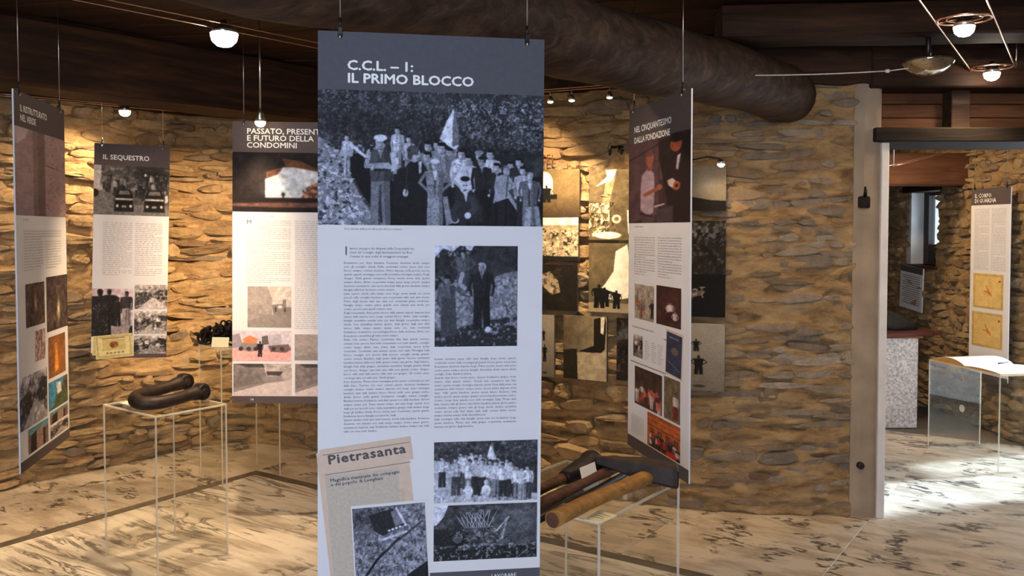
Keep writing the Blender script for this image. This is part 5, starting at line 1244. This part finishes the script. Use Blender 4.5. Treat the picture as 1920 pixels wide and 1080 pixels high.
bp = plinth((3.20, 5.74), (3.07, 6.44), (3.62, 5.82), H3, 'clear acrylic plinth beyond the doorway carrying the open guest book', discs=True)

# ---- iron shackle on the left plinth
z0 = H1
path = [tuple(P(*q)) for q in ((342, 721, 4.47), (318, 729, 4.41), (292, 737, 4.34), (268, 744, 4.26), (255, 750, 4.19), (255, 757, 4.13), (268, 761, 4.11), (295, 760, 4.13), (325, 754, 4.19), (352, 746, 4.27), (373, 740, 4.33))]
sp = []
for i in range(len(path)-1):
    for k in range(4):
        a, b, c, d = [Vector(path[min(max(i+j, 0), len(path)-1)]) for j in (-1, 0, 1, 2)]; t = k/4
        sp.append(0.5*((2*b)+(c-a)*t+(2*a-5*b+4*c-d)*t*t+(3*b-a-3*c+d)*t**3))
sp.append(Vector(path[-1])); nS = len(sp)
rd = [.027+.006*math.sin(math.pi*i/(nS-1)) for i in range(nS)]
for e, v in ((0, .030), (1, .036), (2, .035), (3, .031)): rd[e] = v; rd[nS-1-e] = v
org = Vector((-1.68, 4.26, z0)); sh = empty('iron_shackle', org, 'heavy dark iron shackle, U-shaped with swollen ends, on the left plinth', 'shackle')
zmin = min(p.z-r_*1.0 for p, r_ in zip(sp, rd)); dz = z0-zmin
MB().tube([p-org+Vector((0, 0, dz)) for p in sp], rd, 14, sy=1.0).build('bow', M['rust_iron'], sh)
for e, i in ((sp[0], 0), (sp[-1], 1)):
    d = (e-(sp[2] if i == 0 else sp[-3])).normalized(); s_ = d.cross(Vector((0, 0, 1))).normalized()
    rot = Matrix((d, s_.cross(d), s_)).transposed().to_4x4()
    Mx = Matrix.Translation(e-org+Vector((0, 0, dz))+d*.012) @ rot
    MB().lathe([(.010, -.030), (.036, -.030), (.042, -.022), (.042, .022), (.036, .030), (.010, .030)], 20, Mx).build('eye_end', M['iron'], sh)
    MB().lathe([(.016, -.034), (.018, -.030), (.018, .030), (.016, .034)], 14, Mx).build('eye_pin', M['rust_iron'], sh)
sl = MB().box(-.13, .0, -.05, .05, 0, .003, Matrix.Rotation(-.66, 4, 'Z')).build('paper_slip', M['card'], None, (-1.79, 4.24, z0+.0005)); tag(sl, 'blank white slip under the left end of the iron shackle', 'card')

# ---- chain on the rear plinth
cc = Vector((-1.752, 5.655, H2)); ch = empty('iron_chain', cc, 'heap of black iron chain links on the rear plinth', 'chain')
def link_mesh(R1, R2, r):
    pts = []
    for i in range(16):
        a = 2*math.pi*i/16; pts.append((R1*math.cos(a), R2*math.sin(a), 0))
    b = MB().tube(pts, r, 6, closed=True); m = mesh('chain_link', b.v, b.f, True); m.materials.append(M['iron']); return m
lm = link_mesh(.030, .019, .0065); rr = random.Random(3)
xd = Vector((.86, .05, 0)).normalized()
for i in range(96):
    t = rr.random(); lv = rr.random()
    base = (xd*(-.25+.47*t)); wz = .125*math.sin(math.pi*min(1, .12+t*.95))+.015
    pos = base+Vector((rr.uniform(-.02, .02), rr.uniform(-.06, .05), .028+lv*wz*.85))
    o = bpy.data.objects.new('chain_link', lm); C.objects.link(o); o.parent = ch; o.location = pos; o.rotation_euler = (rr.uniform(-1.5, 1.5), rr.uniform(-1.2, 1.2), rr.uniform(0, 6.3))
for pos, ro in (((-.205, -.04, .022), (1.2, 0, .4)), ((-.135, -.05, .022), (1.35, .1, 0)), ((-.135, -.045, .055), (1.4, .5, .6)), ((-.14, -.03, .09), (1.4, 1.2, .2)), ((-.06, -.03, .115), (1.5, .7, 0)), ((-.02, -.09, .02), (1.2, .1, 0)), ((-.24, -.01, .03), (1.1, .4, 0))):
    o = bpy.data.objects.new('chain_link', lm); C.objects.link(o); o.parent = ch; o.location = pos; o.rotation_euler = ro
from mathutils import Euler
for o in ch.children:
    zm = min((o.rotation_euler.to_matrix() @ v.co).z for v in o.data.vertices)+o.location.z
    if zm < .001: o.location.z += .001-zm
cd = empty('exhibit_card', PZ(412, 651, H2), 'ivory label card standing before the heap of chain', 'card')
MB().box(-.056, .056, 0, .002, .0, .062, Matrix.Rotation(-.12, 4, 'Z') @ Matrix.Rotation(-.25, 4, 'X')).build('card_face', M['yellow_card'], cd)
cd.location.z = H2+.001; MB().box(-.02, .02, .002, .03, 0, .002).build('card_foot', M['yellow_card'], cd)

# ---- tools on the right plinth
def loft(secs, ax, up):
    # secs: (centre, half width, half height); chamfered rectangle sections
    b = MB(); vs = []; s_ = Vector(ax).normalized(); u = Vector(up).normalized(); w = u.cross(s_).normalized()
    pr = [(-1, -.7), (-.7, -1), (.7, -1), (1, -.7), (1, .7), (.7, 1), (-.7, 1), (-1, .7)]
    for c, hw, hh in secs: vs += [Vector(c)+w*a*hw+u*q*hh for a, q in pr]
    n = len(secs); fs = [[i*8+j, i*8+(j+1) % 8, (i+1)*8+(j+1) % 8, (i+1)*8+j] for i in range(n-1) for j in range(8)]
    fs += [list(range(8))[::-1], [8*(n-1)+j for j in range(8)]]
    return b.add(vs, fs)
def tool(name, base, label, cat='tool'):
    return empty(name, base, label, cat)
bt = PZ(1036, 975, .783); hd = PZ(1222, 888, .797); T = tool('stone_hammer', PZ(1130, 930, H1), 'big stone hammer with a thick amber wooden handle, nearest on the right plinth', 'hammer'); O = T.location
pts = []; rds = []
for i in range(15):
    t = i/14; pts.append(bt.lerp(hd, t)-O+Vector((0, 0, .003*math.sin(t*5)))); rds.append(.0265-.004*math.sin(t*3.1)*.6)
MB().tube(pts, rds, 14, sy=.92).build('handle', M['handle_wood'], T)
dd = (bt-hd).normalized(); e = bt-O
MB().tube([e, e+dd*.0016], .0222, 14).build('handle_end', M['end_grain'], T)
hl = PZ(1118, 862, .838); hr = PZ(1272, 893, .793)
ax = (hr-hl); secs = []
for t, hw, hh in ((0, .008, .012), (.12, .014, .017), (.30, .024, .023), (.48, .033, .030), (.60, .038, .034), (.74, .036, .035), (.93, .036, .037), (.98, .034, .036), (1, .029, .030)):
    secs.append((hl.lerp(hr, t)-O, hw, hh))
MB.build(loft(secs, ax, (0, 0, 1)), 'hammer_head', M['rust_iron'], T)

a = PZ(1005, 950, .785); b = PZ(1160, 873, .80); T = tool('pick_hammer', PZ(1090, 915, H1), 'dark handled hammer lying second, behind the big stone hammer', 'hammer'); O = T.location
MB().tube([a.lerp(b, i/8)-O for i in range(9)], [.017+.002*math.sin(i) for i in range(9)], 12).build('handle', M['handle_dark'], T)
c0 = b+Vector((-.085, .05, .012)); c1 = b+Vector((.10, -.015, .0)); c1 = PZ(1168, 870, .80); c0 = PZ(1126, 868, .80)+Vector((0, 0, .0))
MB.build(loft([(c0.lerp(c1, t)-O, hw, hh) for t, hw, hh in ((0, .016, .014), (.3, .024, .022), (.7, .026, .024), (1, .022, .020))], c1-c0, (0, 0, 1)), 'hammer_head', M['iron'], T)
a = PZ(1000, 982, .762); b = PZ(1172, 889, .764); T = tool('iron_drill', PZ(1090, 935, H1), 'long thin black iron drill rod beside the amber handle', 'drill rod'); O = T.location
MB().tube([a-O, a.lerp(b, .3)-O, a.lerp(b, .31)-O, b-O], [.0085, .0085, .011, .011], 10).build('rod', M['iron'], T)
MB().tube([a.lerp(b, .27)-O, a.lerp(b, .30)-O], .013, 10).build('collar', M['steel'], T)
a = PZ(1000, 972, .759); b = PZ(1092, 921, .759); T = tool('iron_wedge', PZ(1050, 948, H1), 'flat grey steel chisel bar lying between the black rod and the dark handle', 'chisel'); O = T.location
MB.build(loft([(a-O, .010, .004), (a.lerp(b, .6)-O, .010, .005), (b-O, .011, .006)], b-a, (0, 0, 1)), 'blade', flat('dull_steel', (.30, .27, .26), .45, .7), T)
a = PZ(1004, 922, .792); m1 = PZ(1056, 897, .797); b = PZ(1114, 866, .812); T = tool('iron_mallet', PZ(1070, 900, H1), 'club-shaped dark iron mallet with a mushroomed end, rearmost on the right plinth', 'mallet'); O = T.location
MB().tube([a.lerp(m1, i/5)-O for i in range(6)], [.0165, .016, .016, .0165, .017, .018], 12).build('handle', M['handle_dark'], T)
dv = b-m1
MB().tube([m1+dv*t-O for t in (0, .1, .3, .55, .75, .82, .9, .97, 1.0, 1.02)], [.021, .026, .030, .034, .036, .042, .045, .044, .038, .028], 16).build('mallet_body', M['iron'], T)
a = PZ(1000, 949, .7665); b = a.lerp(PZ(1092, 905, .772), .62); T = tool('wooden_handle', PZ(1050, 935, H1), 'loose dark round handle lying between the mallet and the dark hammer', 'handle'); O = T.location
MB().tube([a.lerp(b, i/6)-O for i in range(7)], [.014, .015, .0155, .016, .016, .015, .013], 12).build('shaft', M['iron'], T)
def card_quad(name, pts, mat, label, th=.0015):
    pts = [Vector(p) for p in pts]; o = sum(pts, Vector())/4; n = (pts[1]-pts[0]).cross(pts[3]-pts[0]).normalized()
    if n.z < 0: n = -n
    r = empty(name, o, label, 'card')
    vs = [p-o for p in pts]+[p-o+n*th for p in pts]
    MB().add(vs, [[3, 2, 1, 0], [4, 5, 6, 7]]+[[i, (i+1) % 4, 4+(i+1) % 4, 4+i] for i in range(4)]).build('card_sheet', M[mat], r)
    return r, [p-o+n*th*1.2 for p in pts]
def card_lines(r, q, rows, mat='ink_grey'):
    for k, (v, u0, u1) in enumerate(rows):
        a = q[0].lerp(q[3], v).lerp(q[1].lerp(q[2], v), u0); b = q[0].lerp(q[3], v).lerp(q[1].lerp(q[2], v), u1)
        d = (q[3]-q[0])*.035; MB().add([a, b, b+d, a+d], [[0, 1, 2, 3]]).build('printed_line', M[mat], r)
bl_ = PZ(1095, 921, .772); br_ = PZ(1123, 908, .772)
up_ = Vector((.0, .03, .066)); up2 = up_
tl_ = bl_+up_+Vector((-.012, 0, .0)); tr2 = br_+up2+Vector((-.012, 0, 0))
r_, q_ = card_quad('exhibit_card', [tl_, tr2, br_, bl_], 'card', 'white label card leaning on the dark handles of the right plinth')
for v_ in (.45, .50): pass
a_ = q_[0].lerp(q_[3], .5); d_ = Vector((0, -.0025, .0))
m__ = MB(); e1 = q_[0].lerp(q_[3], .48).lerp(q_[1].lerp(q_[2], .48), .2)+d_; e2 = q_[0].lerp(q_[3], .46).lerp(q_[1].lerp(q_[2], .46), .85)+d_
m__.tube([e1, e2], .0012, 4).build('printed_line', M['ink_grey'], r_)
zc = H1+.0006
r_, q_ = card_quad('exhibit_card', [PZ(1123, 957, zc), PZ(1157, 967, zc), PZ(1127, 981, zc), PZ(1096, 975, zc)], 'yellow_card', 'brightly lit ivory card lying flat at the front corner of the right plinth')
card_lines(r_, q_, ((.25, .15, .85), (.45, .15, .7), (.62, .15, .8)))
r_, q_ = card_quad('paper_scrap', [PZ(1168, 922, zc), PZ(1171, 927, zc), PZ(1158, 932, zc), PZ(1150, 932, zc)], 'card', 'tiny white scrap of paper on the right plinth beyond the ivory card')

ring_lamp(Vector((.62, 2.98, 2.45)), None, 'added lamp outside the picture above the right plinth', rad=.0, power=27, target=(.28, 2.62, .75), cone=46, bulb_r=.03, stem=True)  # unseen lamp added to light the tools and the ivory card
# ------------------------------------------------------------------ far room
tb = empty('console_table', (2.9, 7.30, 0), 'reddish brown tabletop on a speckled marble pedestal, seen through the doorway', 'table')
b = MB(); top = [(-.55, -.34), (.02, -.34), (.585, -.18), (.56, .40), (-.55, .44)]
vs = [(x, y, .742) for x, y in top]+[(x, y, .768) for x, y in top]; b.add(vs, [[4, 3, 2, 1, 0], [5, 6, 7, 8, 9]]+[[i, (i+1) % 5, 5+(i+1) % 5, 5+i] for i in range(5)]); b.build('tabletop', M['red_wood'], tb)
MB().box(-.50, .365, -.26, .30, 0, .735, bev=.006).build('pedestal', M['granite'], tb)
MB().box(-.51, .40, -.275, .31, .728, .742, bev=.003).build('top_rail', M['brown_wood'], tb)
bk = MB(); rr = random.Random(8)
prof = [(.0, .0), (.22, .0), (.235, .03), (.17, .07), (.10, .12), (.03, .155), (.005, .16)]
bk.lathe([(r0*1.0, z) for r0, z in prof if r0 > 0], 18)
for v in bk.v:
    nn = noise.noise(v*9)*.025; v.x = v.x*1.25+nn; v.y = v.y*.8+nn; v.z = max(0, v.z+nn*.6 if v.z > 0 else 0)
o = bk.build('dark_bundle', M['black_cloth'], None, (3.13, 7.40, .7685)); tag(o, 'black shapeless bundle lying on the reddish table beyond the doorway', 'bundle')
# small sheet under the window
sh_ = empty('notice_sheet', (FX-.045, 8.27, .85), 'small pinned notice sheet on the wall under the far window', 'sheet')
MB().box(-.006, .006, -.23, .23, 0, .405, Matrix.Rotation(.06, 4, 'X')).build('sheet_board', M['board'], sh_)
MB().box(-.0075, -.006, -.23, .23, .345, .405, Matrix.Rotation(.06, 4, 'X')).build('header_band', M['header'], sh_)
for k in range(14): MB().box(-.0072, -.006, -.18, .18-.05*(k % 3 == 2), .05+k*.020, .056+k*.020, Matrix.Rotation(.06, 4, 'X')).build('printed_line', M['ink_grey'], sh_)
# guest book on the far plinth: local x to the right, local y from the front corner to the back corner
bk_o = bpy.data.objects.new('guest_book', None); C.objects.link(bk_o); bk_o.empty_display_size = .05
bk_o.location = (bp.location.x, bp.location.y, H3+.0005); bk_o.rotation_euler = bp.rotation_euler
tag(bk_o, 'large open guest book with blank white pages on the plinth beyond the doorway', 'book')
BW, BH = .345, .36
MB().box(-.21, .20, -BW-.01, BW+.01, 0, .005, bev=.001).build('cover', M['page_edge'], bk_o)
def page(sgn, hump, mat_top, nm):
    b = MB(); n = 12; vs = []
    for i in range(n+1):
        t = i/n; y = sgn*BW*t; z = .007+hump*math.sin(math.pi*min(1, t*1.0))**.8*(1-.35*t)
        vs += [(-.20, y, .006), (-.20, y, z), (.19, y, z), (.19, y, .006)]
    fs = []
    for i in range(n):
        for j in range(4):
            q4 = [i*4+j, (i+1)*4+j, (i+1)*4+(j+1) % 4, i*4+(j+1) % 4]; fs.append(q4 if sgn > 0 else q4[::-1])
    fs += [[0, 1, 2, 3], [n*4+3, n*4+2, n*4+1, n*4]]
    b.add(vs, fs); ob = b.build(nm, M[mat_top], bk_o)
    # page block edge facing the viewer
    e = MB(); ve = []
    for i in range(n+1):
        y = vs[i*4][1]; z = vs[i*4+1][2]; ve += [(-.2008, y, .006), (-.2008, y, z-.002)]
    e.add(ve, [[2*i, 2*i+2, 2*i+3, 2*i+1] for i in range(n)]); e.build('page_edges', M['page_edge'], ob)
page(1, .042, 'page', 'left_pages'); page(-1, .012, 'page', 'right_pages')
pen = empty('pen', bk_o.matrix_basis @ Vector((.06, -.06, .030)), 'black pen lying across the open guest book', 'pen')
MB().tube([(-.055, -.03, 0), (.045, .03, 0)], .0055, 10).build('barrel', M['ink_black'], pen); MB().tube([(.045, .03, 0), (.06, .039, 0)], [.005, .0015], 10).build('tip', M['steel'], pen)
# wires of a track in the far room
fw = track(P(1668, 312, 6.3), P(1818, 274, 6.9), .03, 'thin twin wires crossing before the brown beam in the far room')
ring_lamp(Vector((2.4, 7.2, 2.35)), None, 'lamp of the far room outside the picture', rad=.0, power=60, target=(3.6, 7.6, .9), cone=130, bulb_r=.03, stem=True)
ring_lamp(Vector((2.9, 6.2, 2.45)), None, 'second lamp of the far room outside the picture', rad=.0, power=30, target=(3.75, 7.0, 1.0), cone=130, bulb_r=.03, stem=True)
